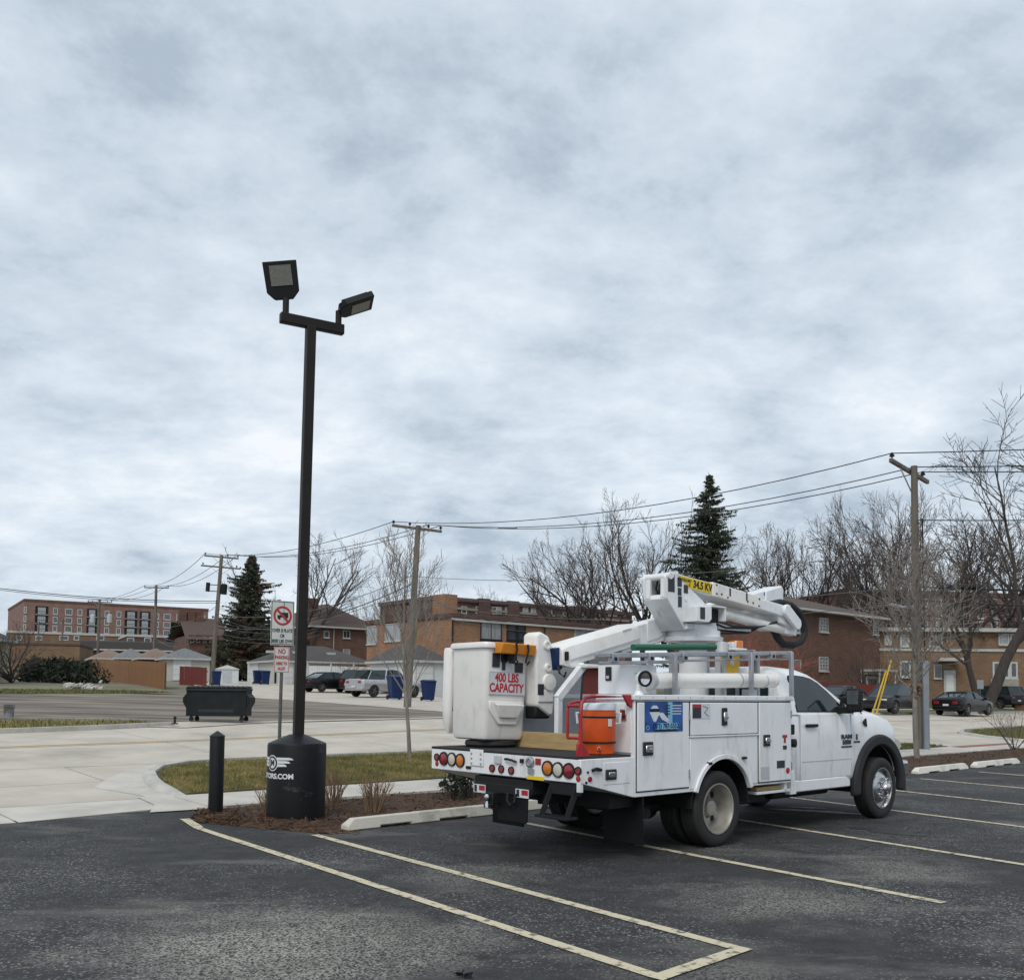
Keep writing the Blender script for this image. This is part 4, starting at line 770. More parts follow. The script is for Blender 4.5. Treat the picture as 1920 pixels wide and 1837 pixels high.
# ladder rack along the right side
def rail(p,q,w=.04,h=.045,name='rack_rail'): return MB().beam(p,q,w,h).build(name,'alu',T,bevel=.006)
rail((-1.80,-1.0,1.985),(1.62,-1.0,2.13)); rail((-1.75,-1.0,1.91),(-.45,-1.0,1.965),.03,.035); rail((-.45,-1.0,1.975),(1.58,-1.0,2.055),.02,.025); rail((-1.2,-.68,2.01),(1.62,-.68,2.13))
for x in (-1.55,-1.0,-.45,.35,.85,1.2,1.58):
    MB().box(x-.045,x+.045,-1.035,-.97,1.985+.0424*(x+1.8)-.07,1.985+.0424*(x+1.8)+.015).build('rack_bracket','alu',T,bevel=.004); MB().box(x-.02,x+.02,-1.04,-1.03,1.985+.0424*(x+1.8)-.055,1.985+.0424*(x+1.8)-.02).build('bracket_hole','black',T)
for x in (-.72,.64,1.46): MB().box(x-.024,x+.024,-1.125,-1.085,1.612,1.99+.0424*(x+1.8)).build('rack_post','alu',T,bevel=.004); MB().box(x-.02,x+.02,-1.10,-.99,1.98+.0424*(x+1.8)-.05,1.98+.0424*(x+1.8)-.01).build('post_arm','alu',T)
for x in (-.6,.72,1.40): MB().box(x-.022,x+.022,-.70,-.66,1.612,2.02+.0424*(x+1.2)).build('rack_post','alu',T,bevel=.004)
for x in (-1.15,-.4,.35,1.05,1.55): MB().beam((x,-1.0,1.985+.0424*(x+1.8)),(x,-.68,1.985+.0424*(x+1.8)),.04,.04).build('rack_cross','alu',T,bevel=.004)
tb=MB().tube([(-.93,-.97,1.755),(1.25,-.97,1.795)],.082,24).build('conduit_tube','fibre',T,smooth=40)
MB().tube([(-.98,-.97,1.754),(-.925,-.97,1.755)],.09,24).build('end_cap','panel',tb); MB().tube([(1.24,-.97,1.795),(1.285,-.97,1.796)],.088,24).build('end_cap','fibre',tb)
for x in (.55,1.05): MB().tube([(x,-.97,1.785),(x+.025,-.97,1.786)],.086,24).build('tube_strap','panel',tb)
for x in (-.6,.8): MB().box(x-.03,x+.03,-1.05,-.89,1.612,1.685).build('tube_saddle','alu',T)
# cab guard and beacon
for y in (-.62,.62): MB().box(1.36,1.41,y-.03,y+.03,1.0,2.16).build('guard_post','alu',T,bevel=.004)
MB().box(1.36,1.41,-.65,.65,2.12,2.17).build('guard_bar','alu',T,bevel=.004)
for y in (-.4,-.2,.05,.3): MB().box(1.375,1.395,y-.025,y+.025,1.0,2.12).build('guard_slat','alu',T)
bc_=MB().box(1.30,1.60,-.40,-.22,2.165,2.20).build('beacon','white',T,bevel=.01); MB().lathe([(.085,0),(.085,.08),(.075,.095),(0,.095)],(1.49,-.31,2.20),(0,0,1),20).build('amber_lens','amber',bc_); MB().box(1.31,1.39,-.39,-.24,2.2,2.27).build('beacon_base','white',bc_,bevel=.01)
MB().tube([(.95,-.48,2.10),(1.0,-.45,2.22)],[.07,.085],18).build('grey_horn','panel',T); MB().box(.90,1.02,-.5,-.42,1.6,2.1).build('horn_post','panel',T)
# cab
ST=[(1.56,.985,.50,1.40,1.42),(3.10,.99,.50,1.405,1.43),(3.28,.99,.50,1.41,1.475),(3.75,1.0,.50,1.385,1.475),(4.10,.985,.50,1.315,1.43),(4.33,.94,.52,1.215,1.375),(4.48,.85,.55,1.10,1.28),(4.56,.76,.58,.97,1.16)]
def cring(x,w,zb,zs,zc):
    hs=[(.92,zb),(.99,zb+.09),(1.0,zb+.30),(1.0,zb+.30+(zs-zb-.3)*.55),(.985,zs-.05),(.955,zs-.012),(.90,zs+.012),(.70,zs+(zc-zs)*.72),(.35,zc)]
    return [(x,-k*w,z) for k,z in hs]+[(x,k*w,z) for k,z in hs[::-1]]
cb=MB(); cb.loft([cring(*s_) for s_ in ST]); cab=cb.build('cab_body','white',T,smooth=45)
cut(cab,[MB().lathe([(.56,-.35),(.56,.35)],(3.76,sd_*.95,.42),(0,1,0),40,True) for sd_ in (-1,1)])
for sd_ in (-1,1):
    o=ringarc('wheel_flare','flare',3.76,.42,.545,.695,-8,188,sd_*.94,sd_*1.035,bevel=.03)
    ringarc('wheel_liner','black',3.76,.42,.55,.565,-5,185,sd_*.93,sd_*.45,bevel=0); MB().box(3.2,4.3,sd_*.45-.005,sd_*.45+.005,.45,.98).build('liner_wall','black',T,smooth=0)
def gy(z):
    pts=[(1.39,.968),(1.44,.955),(1.60,.91),(1.80,.835),(1.885,.785),(1.95,.69),(1.985,.45)]
    for (a,ya),(b_,yb) in zip(pts,pts[1:]):
        if z<=b_: return ya+(yb-ya)*(z-a)/(b_-a)
    return pts[-1][1]
gr_=[]
for z,xa,xb,bow in ((1.39,1.57,3.20,.10),(1.44,1.575,3.14,.11),(1.60,1.585,2.86,.11),(1.80,1.60,2.52,.10),(1.885,1.62,2.35,.09),(1.95,1.68,2.18,.08),(1.985,1.85,2.02,.05)):
    y=gy(z); gr_.append([(xa+.05,-y,z),(xb-.03,-y,z),(xb+.02,-y+.06,z),(xb+bow*.8,-y*.5,z),(xb+bow,0,z),(xb+bow*.8,y*.5,z),(xb+.02,y-.06,z),(xb-.03,y,z),(xa+.05,y,z),(xa,y-.06,z),(xa,0,z),(xa,-y+.06,z)])
MB().loft(gr_).build('cab_roof','white',T,smooth=50)
def sidepane(name,m,pts,off,sd_=-1,par=None):
    n=len(pts); b=MB(); vs=[(x,sd_*(gy(z)+off),z) for x,z in pts]+[(x,sd_*(gy(z)-.02),z) for x,z in pts]
    b.add(vs,[tuple(range(n)),tuple(range(n,2*n))[::-1]]+[(i,(i+1)%n,n+(i+1)%n,n+i) for i in range(n)]); return b.build(name,m,par or T,smooth=30)
wp=[(1.815,1.432),(2.93,1.425),(2.80,1.545),(2.62,1.675),(2.46,1.775),(2.34,1.825),(2.20,1.848),(1.98,1.86),(1.87,1.852),(1.825,1.81)]
cxw,czw=2.25,1.62
for sd_ in (-1,1):
    fr_=sidepane('window_seal','black',[(cxw+(x-cxw)*1.035,czw+(z-czw)*1.06) for x,z in wp],.006,sd_); sidepane('side_window','glass',wp,.011,sd_,fr_)
    # door skin
    dp=[(.98,.60),(.998,.80),(.998,1.02),(.997,1.12),(.985,1.35),(.972,1.395)]
    for z0_,z1_,nm in ((0,1,'door'),):
        b=MB(); rr=[]
        for x in (1.83,2.4,3.03): rr.append([(x,sd_*(k*.99+.012),z) for k,z in dp]+[(x,sd_*(k*.99-.02),z) for k,z in dp[::-1]])
        b.loft(rr); dr_=b.build('cab_door','white',T,bevel=.006)
    MB().box(1.822,1.83,sd_*.955,sd_*.995,.60,1.39).build('door_seam','panel',dr_); MB().box(3.03,3.038,sd_*.955,sd_*.995,.60,1.39).build('door_seam','panel',dr_)
    MB().box(1.84,3.02,sd_*1.003,sd_*1.0045,.815,.822).build('body_crease','panel',dr_)
    MB().box(1.92,2.18,sd_*1.0,sd_*1.035,1.235,1.275).build('door_handle','black',dr_,bevel=.012)
    MB().prism([(1.60,.46),(3.02,.46),(3.02,.55),(2.9,.60),(1.60,.60)],'y',sd_*.86,sd_*.985).build('rocker','white',T,bevel=.015)
    MB().prism([(2.84,1.42),(3.06,1.42),(2.84,1.56)],'y',sd_*.94,sd_*.975).build('mirror_sail','black',T,bevel=.008)
    mi=MB().box(2.70,2.80,sd_*1.10,sd_*1.30,1.42,1.72).build('mirror','black',T,bevel=.03); MB().box(2.696,2.702,sd_*1.125,sd_*1.275,1.52,1.69).build('mirror_glass','chrome',mi); MB().box(2.72,2.86,sd_*.95,sd_*1.14,1.40,1.49).build('mirror_arm','black',mi,bevel=.015)
MB().add([(3.17,-.82,1.455),(3.26,0,1.465),(3.17,.82,1.455),(2.47,.73,1.872),(2.55,0,1.885),(2.47,-.73,1.872)],[(0,1,4,5),(1,2,3,4)]).build('windscreen','glass',T)
MB().box(1.555,1.572,-.72,.72,1.46,1.84).build('rear_window','glass',T,bevel=.01)
b=MB(); b.prism([(4.26,1.08),(4.42,1.03),(4.50,.93),(4.40,.86),(4.26,.88)],'y',-.955,-.70); b.build('headlight','clear',T,bevel=.02); b=MB(); b.prism([(4.26,1.08),(4.42,1.03),(4.50,.93),(4.40,.86),(4.26,.88)],'y',.70,.955); b.build('headlight','clear',T,bevel=.02)
MB().box(4.5,4.60,-.62,.62,.80,1.18).build('grille','chrome',T,bevel=.03); MB().box(4.40,4.72,-.95,.95,.50,.74).build('front_bumper','chrome',T,bevel=.05)
MB().prism([(3.33,1.28),(3.40,1.33),(3.42,1.22)],'y',-1.012,-.99).build('fender_badge','black',T); MB().tube([(3.26,-.93,1.41),(3.30,-.94,1.47),(3.40,-.95,1.38)],.008,6).build('antenna_wire','black',T)
text('RAM',.075,T,'sticker',(2.90,-1.006,1.10),XR,ZU,.004,sx=1.75,name='badge'); text('5500',.075,T,'sticker',(2.90,-1.006,1.03),XR,ZU,.004,sx=1.4,name='badge'); plate(T,'badge_bar','sticker',(2.90,-1.005,.975),XR,ZU,.26,.02)
text('E',.09,T,'sticker',(3.18,-.994,1.09),XR,ZU,.005,name='badge'); plate(T,'badge_bar','sticker',(3.18,-.995,1.03),XR,ZU,.15,.022)
# steering wheel silhouette and seats behind the glass are hidden by its tint
# ------------------------------------------------------------------ things the truck carries
def on_truck(x,y,z): q=Vector((1.478,11.307,0))+Vector((math.cos(ROT)*x-math.sin(ROT)*y,math.sin(ROT)*x+math.cos(ROT)*y,z)); return q
co=thing('drink_cooler','orange drink cooler with pale lid strapped on the truck tail shelf','cooler',on_truck(-1.66,-.91,1.029),ROT)
MB().lathe([(0,0),(.145,0),(.155,.012),(.160,.10),(.163,.105),(.165,.30),(.168,.42),(.160,.425),(.160,.43)],(0,0,0),(0,0,1),32).build('cooler_body','orange',co)
MB().lathe([(.160,.425),(.172,.43),(.174,.475),(.165,.495),(.10,.50),(0,.50)],(0,0,0),(0,0,1),32).build('cooler_lid','lid',co)
for z in (.115,.36): MB().lathe([(.160,z-.008),(.170,z-.006),(.170,z+.010),(.160,z+.012)],(0,0,0),(0,0,1),32).build('strap','black',co)
fr=Vector((-.743,-.669)); # towards the camera, in truck terms
sp_=MB().lathe([(.018,0),(.016,.03),(0,.032)],(-.112,-.112,.06),(-1,-1,0),12).build('spigot','lid',co); MB().box(-.012,.012,-.012,.012,-.014,.014).build('spigot_button','redp',sp_,loc=(-.135,-.135,.06),rot=(0,0,R(45)))
plate(co,'paper_label','stickw',(-.02,-.168,.31),XR,ZU,.05,.07,.003)
for s_ in (-1,1):
    d=Vector((.669*s_,-.743*s_,0)); 
    MB().tube([d*.165+Vector((0,0,.40)),d*.215+Vector((0,0,.40)),d*.205+Vector((0,0,.30)),d*.165+Vector((0,0,.30))],.013,8).build('cooler_handle','lid',co)
pw=MB().box(-.008,.008,-.61,.61,0,.172).build('plywood_board','ply',None,bevel=.002,loc=on_truck(-1.40,.01,1.028),rot=(0,0,ROT)); tag(pw,'plain plywood board standing across the truck bed','board')
gp=MB().tube([(-1.05,0,0),(.35,0,.06)],.035,12).build('green_pole','green',None,loc=on_truck(0,-.82,2.098),rot=(0,0,ROT)); tag(gp,'green tube lying on top of the ladder rack','tube')
yc=MB(); yc.prism([(-.15,0),(.15,0),(.13,.10),(.16,.30),(-.17,.30),(-.13,.10)],'y',-.03,.03); y_=yc.build('outrigger_pad','ylw',None,bevel=.01,loc=on_truck(.98,-.58,1.80),rot=(0,0,ROT)); tag(y_,'yellow plastic pad hung behind the white tube on the truck','pad')
MB().lathe([(0,0),(.035,0),(.03,.008),(0,.008)],(0,-.03,.2),(0,-1,0),14).build('pad_hole','stickw',y_)
# ------------------------------------------------------------------ light pole, bollard, signs, shrubs
LP=Vector((-2.68,12.22,.02)); lt=thing('light_pole','dark bronze twin-head light pole on a black drum base','light pole',LP,0)
MB().lathe([(0,-.05),(.355,-.05),(.36,0),(.362,.93),(.352,.955),(.10,1.06),(.0,1.06)],(0,0,0),(0,0,1),48).build('base_cover','drum',lt,smooth=40)
for k in range(6): MB().lathe([(.010,0),(.010,.006),(0,.007)],(.362*math.sin(R(22)),-.362*math.cos(R(22)),.28+.13*k),(.37,-.93,0),8).build('rivet','flare',lt)
pb=MB(); n_=7; h0=.060
pb.obox((0,0,3.65),(h0*math.cos(R(28)),h0*math.sin(R(28)),0),(-h0*math.sin(R(28)),h0*math.cos(R(28)),0),(0,0,2.62))
o=pb.build('pole','bronze',lt,bevel=.008)
ARM=Vector((math.sin(R(60)),math.cos(R(60)),0)); AC=Vector((.06,0,6.31)); o.rotation_euler=(0,R(.55),0)
MB().beam(AC-ARM*.40,AC+ARM*.44,.10,.13).build('cross_arm','bronze',lt,bevel=.012)
def head(c,L,nrm,name='lamp_head'):
    L=Vector(L).normalized(); nrm=Vector(nrm); nrm=(nrm-L*nrm.dot(L)).normalized(); w=nrm.cross(L); c=Vector(c)
    out_=[(-.13,0),(-.10,.02),(-.22,.13),(-.225,.48),(.225,.48),(.22,.13),(.10,.02),(.13,0)]
    out_=[(-.12,0),(-.205,.09),(-.215,.47),(.215,.47),(.205,.09),(.12,0)]
    b=MB(); k=len(out_); P_=lambda x,y,z: c+w*x+L*y+nrm*z
    b.add([P_(x,y,0) for x,y in out_]+[P_(x*.92,y*.97+.008,-.085) for x,y in out_],[tuple(range(k)),tuple(range(k,2*k))[::-1]]+[(i,(i+1)%k,k+(i+1)%k,k+i) for i in range(k)])
    o=b.build(name,'satin',lt,bevel=.01)
    MB().obox(P_(0,.29,.0),w*.135,L*.125,nrm*.008).build('lens','lens',o,smooth=0)
    for i in range(5): MB().obox(P_(-.12+.06*i,.24,-.095),w*.006,L*.18,nrm*.02).build('cooling_fin','satin',o,smooth=0)
    return o
E1=AC-ARM*.33; E2=AC+ARM*.37
MB().tube([E1+Vector((0,0,.06)),E1+Vector((0,0,.26))],.04,14).build('lamp_stem','bronze',lt); MB().tube([E2+Vector((0,0,.06)),E2+Vector((0,0,.24))],.04,14).build('lamp_stem','bronze',lt)
head(E1+Vector((-.02,-.02,.24)),(-.11,-.20,.97),(.14,-.97,-.28)); head(E2+Vector((.02,-.02,.20)),(.87,.22,.40),(.30,.03,-.95))
# emblem and lettering wrapped round the drum
def wrap(me,a_c,z_c,r,m,name):
    for v in me.vertices:
        x,y,z=v.co; a=a_c+x/r; v.co=((r+.002+z)*math.sin(a),-(r+.002+z)*math.cos(a),z_c+y)
    return obj(name,me,m,lt)
def flatmesh(poly,div=14):
    bm=bmesh.new(); bm.faces.new([bm.verts.new((x,y,0)) for x,y in poly]); xs=[p[0] for p in poly]
    for i in range(1,div): bmesh.ops.bisect_plane(bm,geom=bm.verts[:]+bm.edges[:]+bm.faces[:],plane_co=(min(xs)+(max(xs)-min(xs))*i/div,0,0),plane_no=(1,0,0))
    me=bpy.data.meshes.new('emblem'); bm.to_mesh(me); bm.free(); return me
ang0=R(-41)
wrap(text_mesh('MOTORS.COM',.085,.003,.0008,1.05),ang0+.02,.56,.362,'inkw','lettering')
ring=[(.097*math.cos(R(10*i)),.097*math.sin(R(10*i))) for i in range(36)]
wrap(flatmesh(ring),ang0,.72,.362,'inkw','emblem'); wrap(flatmesh([(x*.88,y*.88) for x,y in ring]),ang0,.72,.3632,'ink','emblem'); wrap(flatmesh([(x*.66,y*.66) for x,y in ring]),ang0,.72,.3644,'inkw','emblem'); wrap(text_mesh('JM',.105,.003,.0008,.8),ang0,.72,.3656,'ink','lettering')
for sgn in (-1,1):
    for i,(l,z) in enumerate(((.24,.035),(.20,-.005),(.155,-.045))):
        x0=.075*sgn; x1=(.075+l)*sgn*.95; wrap(flatmesh([(x0,z),(x1,z+.006),(x1*.93,z+.026),(x1*.8,z+.034),(x0,z+.034)]),ang0,.722,.362,'inkw','emblem_wing')
bo=thing('bollard','black steel bollard with a pointed cap beside the drive','bollard',P(5.56,11.80,-.02))
MB().lathe([(0,0),(.092,0),(.092,1.02),(.086,1.03)],(0,0,0),(0,0,1),28).build('post','satin',bo); MB().lathe([(.094,1.02),(.096,1.035),(.012,1.095),(0,1.097)],(0,0,0),(0,0,1),28).build('cap','flare',bo)
MB().tube([(-.09,-.02,.72),(-.125,-.02,.70),(-.12,-.02,.66),(-.095,-.02,.66)],.005,6).build('chain_ring','alu',bo); MB().tube([(.09,0,.735),(.12,0,.745)],.006,6).build('bolt','alu',bo)
# street sign
sgn_=thing('street_sign','no trucks sign above a no parking to alley sign on one post','sign',P(8.75,15.55,.08)+Vector((-.25,0,0)),0)
MB().tube([(0,.03,-.15),(.03,.03,3.0)],.03,10).build('post','post',sgn_)
SR=Vector((math.cos(R(36)),math.sin(R(36)),0)); SN=SR.cross(Vector((0,0,1)))
def splate(name,c,w,h,m,t=.003,par=None):
    o=MB().obox(c,SR*w/2,Vector((0,0,h/2)),SN*t).build(name,m,par or sgn_,bevel=0,smooth=0); return o
def spt(z,d=0,x=0): return Vector((.02,.0,z))+SN*(.006+d)+SR*x
splate('truck_sign_plate',spt(2.62),.44,.80,'signw'); 
for (x,z,w_,h_) in ((0,3.0,.42,.012),(0,2.24,.42,.012),(-.205,2.62,.012,.76),(.205,2.62,.012,.76)): splate('border',spt(z,.004,x),w_,h_,'ink',.001)
cc=spt(2.75,.004); MB().lathe([(.135,0),(.135,.002),(.175,.002),(.175,0)],cc,SN,36).build('prohibition_ring','signr',sgn_)
b=MB(); b.obox(cc+SN*.004,(SR*.7+Vector((0,0,-.7)))*.15,(SR*.7+Vector((0,0,.7)))*.02,SN*.001); b.build('prohibition_slash','signr',sgn_)
b=MB(); b.obox(cc+SN*.002+SR*.03+Vector((0,0,.015)),SR*.075,Vector((0,0,.045)),SN*.001); b.obox(cc+SN*.002-SR*.07+Vector((0,0,-.02)),SR*.03,Vector((0,0,.03)),SN*.001); b.obox(cc+SN*.002+SR*.07+Vector((0,0,-.035)),SR*.018,Vector((0,0,.015)),SN*.001); b.obox(cc+SN*.002-SR*.06+Vector((0,0,-.055)),SR*.018,Vector((0,0,.015)),SN*.001); b.build('truck_symbol','ink',sgn_)
for i,(s_,z) in enumerate((('OVER B PLATE',2.48),('OR',2.385),('8000 LBS GVW',2.29))): text(s_,.088,sgn_,'ink',spt(z,.005),SR,ZU,.002,sx=.68)
splate('parking_sign_plate',spt(1.96),.29,.46,'signw')
for (x,z,w_,h_) in ((0,2.18,.27,.008),(0,1.74,.27,.008),(-.132,1.96,.008,.43),(.132,1.96,.008,.43)): splate('border',spt(z,.004,x),w_,h_,'inkr',.001)
for s_,z,sz in (('NO',2.105,.12),('PARKING',2.0,.085),('HERE TO',1.89,.072),('ALLEY',1.80,.072)): text(s_,sz,sgn_,'inkr',spt(z,.005),SR,ZU,.0025,sx=.72)
def shrub(c,h,spread,n,seed,label,name='dormant_shrub',m='twigb',leaf=None):
    rnd=random.Random(seed); b=MB(); lf=MB()
    for i in range(n):
        a=rnd.uniform(0,6.28); s_=spread*rnd.uniform(.1,1); hh=h*rnd.uniform(.55,1.1); r0=rnd.uniform(0,.10)*spread/.3
        p0=Vector((math.cos(a)*r0,math.sin(a)*r0,-.03)); p2=Vector((math.cos(a)*s_,math.sin(a)*s_,hh)); p1=(p0+p2)/2+Vector((rnd.uniform(-.03,.03),rnd.uniform(-.03,.03),hh*.12))
        rr=rnd.uniform(.003,.006)*(h/.5 if h>.6 else 1); b.tube([p0,p1,p2],[rr,rr*.8,rr*.35],4,False)
        if rnd.random()<.8:
            q=p1+Vector((rnd.uniform(-.5,.5)*spread,rnd.uniform(-.5,.5)*spread,hh*rnd.uniform(.25,.45))); b.tube([p1,q],[rr*.6,rr*.3],3,False)
            if leaf:
                for _ in range(7):
                    pp=p1.lerp(q,rnd.random())+Vector([rnd.gauss(0,.05) for _ in range(3)]); d=Vector([rnd.gauss(0,.03) for _ in range(3)]); e_=Vector([rnd.gauss(0,.016) for _ in range(3)]); lf.add([pp,pp+d+e_,pp+d*2,pp+d-e_],[(0,1,2,3)])
    t=thing(name,label,'shrub',c,0,'low shrubs in the mulch bed')
    b.build('stems',m,t,recalc=False,smooth=0)
    if leaf: lf.build('leaves',leaf,t,recalc=False,smooth=0)
    return t
shrub(P(6.02,11.30,.05),.46,.22,44,1,'leafless twiggy shrub close to the left of the light pole base')
shrub(P(7.35,11.9,.05),.48,.28,60,2,'leafless straw-coloured shrub behind the light pole base')
shrub(P(7.32,10.85,.05),.50,.34,80,3,'widest bare brown shrub between pole base and wheel stop')
shrub(P(9.3,11.3,.05),.62,.36,60,4,'darker shrub with leaves behind the truck tail','leafy_shrub','twig','juniper')
shrub(P(8.9,11.2,.05),.35,.25,24,5,'small dark sprig beside the leafy shrub behind the truck','leafy_shrub','twig','juniper')
# ------------------------------------------------------------------ trees
def grow_tree(seed,H,tr,limb0=.3,spread=.6,levels=4,kids=(6,6,6,5),droop=0.0,twig=.016,upr=.35,clear=.38,lean=(0,0),leader=False,kr=(.5,.68),into=None,jit=.12):
    rnd=random.Random(seed); trunk,crown=into or (MB(),MB())
    def branch(p,d,L,r,lev):
        k=5 if lev<=1 else 4 if lev==2 else 3; pts=[p]; rs=[r]; dd=d.copy(); tap=.72 if (lev or leader) else .42
        for i in range(k):
            j_=jit*(.35 if leader and lev==0 else 1)
            dd=(dd+Vector((rnd.gauss(0,j_),rnd.gauss(0,j_),rnd.gauss(0,.08)+(upr*.16 if lev>0 else .0)-(droop*.15 if lev>1 else 0)))).normalized()
            pts.append(pts[-1]+dd*L/k); rs.append(max(r*(1-(i+1)/k*tap),twig*.45))
        (trunk if lev<=1 else crown).tube(pts,rs,8 if lev==0 else 5 if lev<=1 else 4 if lev==2 else 3,False)
        if lev>=levels: return
        nk=kids[min(lev,len(kids)-1)]
        for j in range(nk):
            lo_=limb0 if lev==0 else .22
            t=min(lo_+(1-lo_)*(j+rnd.random()*.9)/nk,.985); i=min(int(t*k),k-1); q=pts[i].lerp(pts[i+1],t*k-i); tang=(pts[i+1]-pts[i]).normalized()
            a=rnd.uniform(0,6.28) if lev else j*2.4+rnd.uniform(-.4,.4); o1=tang.orthogonal().normalized(); o2=tang.cross(o1); side_=o1*math.cos(a)+o2*math.sin(a)
            sp_=spread*rnd.uniform(.65,1.2); nd=(tang+side_*sp_).normalized()
            if lev==0: ll=(H-q.z)*rnd.uniform(.72,1.0)*.92 if not leader else L*rnd.uniform(.42,.58)*(1.15-.8*t)
            else: ll=L*rnd.uniform(.40,.62)*(1.12-.45*t)
            branch(q,nd,ll,max(rs[i]*rnd.uniform(*kr),twig*.7),lev+1)
    branch(Vector((0,0,-.2)),Vector((lean[0]+rnd.gauss(0,.02),lean[1]+rnd.gauss(0,.02),1)).normalized(),H*(.97 if leader else clear),tr,0)
    if into: return
    return trunk.mesh('trunk',False,60),crown.mesh('crown',False,0)
def forked(*args):
    mbs=(MB(),MB())
    for a in args: grow_tree(**a,into=mbs)
    return mbs[0].mesh('trunk',False,60),mbs[1].mesh('crown',False,0)
TM=[grow_tree(11,15,.36,.45,.72,twig=.024,kids=(6,7,6,5),upr=.2,jit=.17),grow_tree(23,15,.34,.35,.65,twig=.024,kids=(5,6,6,5),upr=.3,clear=.3,jit=.18),grow_tree(37,15,.34,.4,.85,twig=.024,kids=(7,7,6,5),clear=.34),grow_tree(41,15,.33,.3,.75,twig=.024,kids=(5,6,6,5),upr=.25,clear=.42,jit=.18)]
YT=grow_tree(53,4.5,.05,.32,.75,3,(30,6,4),twig=.0075,upr=1.1,leader=True,kr=(.28,.4),jit=.09)
YT2=grow_tree(59,5.2,.075,.36,1.25,3,(40,7,5),twig=.008,upr=.75,leader=True,kr=(.28,.42),jit=.11)
BT=forked(dict(seed=79,H=20,tr=.40,limb0=.5,spread=.85,kids=(7,7,6,6),twig=.032,upr=.05,clear=.5,lean=(.44,.0)),dict(seed=73,H=11,tr=.26,limb0=.5,spread=.75,kids=(5,7,6,5),twig=.022,upr=.1,clear=.45,lean=(-.08,.1)))
def tree(idx,loc,scale,rz,label,group=None,name='bare_tree',tm='twig',bm_='bark'):
    t=thing(name,label,'tree',loc,rz,group); t.scale=scale if isinstance(scale,tuple) else (scale,)*3
    me=idx if isinstance(idx,tuple) else TM[idx]
    for m_,nm,mt in ((me[0],'trunk',bm_),(me[1],'crown',tm)):
        m2=m_ if (not m_.materials or m_.materials[0]==M[mt]) else m_.copy()
        if m2 is not m_: m2.materials.clear()
        obj(nm,m2,mt,t)
    return t
def treepx(idx,px,d,top,label,group=None,rz=0,sx=1.0,**k):
    g=gnd(px,d); H=at(px,top,d).z-g.z; s_=H/15.2; return tree(idx,g,(s_*sx,s_*sx,s_),rz,label,group,**k)
tree(YT,P(12.04,16.5,.04),(.95,.95,.98),.4,'slender young tree with budding twigs on the kerbed lawn strip',name='young_tree',tm='twigp',bm_='barky')
yt=tree(YT2,P(24.44,11.6,.05),1.0,2.0,'young spreading tree in the mulch just beyond the truck hood',name='young_tree',tm='twigp',bm_='barky')
kb=MB(); rk=random.Random(4)
for _ in range(140):
    c_=Vector((rk.gauss(0,.07),rk.gauss(0,.07),1.75+rk.gauss(0,.10))); x_=Vector([rk.gauss(0,.045) for _ in range(3)]); y2=Vector([rk.gauss(0,.03) for _ in range(3)]); kb.add([c_-x_,c_+y2,c_+x_],[(0,1,2)])
kb.build('dead_leaf_knot','twigb',yt,recalc=False,smooth=0)
treepx(1,552,108,982,'bare spreading tree between the browned spruce and the brick house',rz=.5,sx=1.0)
for i,(px,d,top,ix,sx) in enumerate(((1068,108,1005,0,.9),(1118,104,962,3,.75),(1160,112,985,1,.8),(1212,106,915,0,.72),(1252,112,938,3,.75))): treepx(ix,px,d,top,'bare tree behind the orange brick building, %s from the dark spruce'%['fifth','fourth','third','second','next'][i],'bare trees behind the orange brick building',rz=i*1.3,sx=sx,tm='twig')
for i,(px,d,top,ix,sx) in enumerate(((1395,118,968,1,.75),(1452,115,985,3,.8),(1500,112,962,0,.7),(1556,116,958,3,.8),(1608,110,972,1,.8),(1652,114,915,0,.68))): treepx(ix,px,d,top,'bare tree behind the brown house, %s from the dark spruce'%['first','second','third','fourth','fifth','sixth'][i],'bare trees behind the brown house',rz=.4+i*1.1,sx=sx)
for i,(px,d,top,ix,sx) in enumerate(((1690,95,925,2,.7),(1752,92,908,1,.85),(1808,90,930,3,.85),(1868,96,905,1,.9),(1915,92,930,0,.9))): treepx(ix,px,d,top,'dense bare tree above the row houses, %s from the brown house'%['first','second','third','fourth','fifth'][i],'bare trees above the row houses',rz=.2+i*1.7,sx=sx)
g=gnd(1842,62); tree(BT,g,(1.0,1.0,1.02),0,'thick old forked tree overhanging the street by the parked cars',tm='twig')
for i,(px,d,top) in enumerate(((690,125,1118),(735,122,1125),(905,150,1105),(880,150,1112),(955,140,1110))): treepx(i%4,px,d,top,'small distant bare tree over the flat roofs, %s'%['nearest the dark brick house','beside the brick chimney','right behind the roof of the dark block','left of another behind the dark block','above a bay of the dark block'][i],'distant bare trees over the roofs',rz=i,sx=.6)
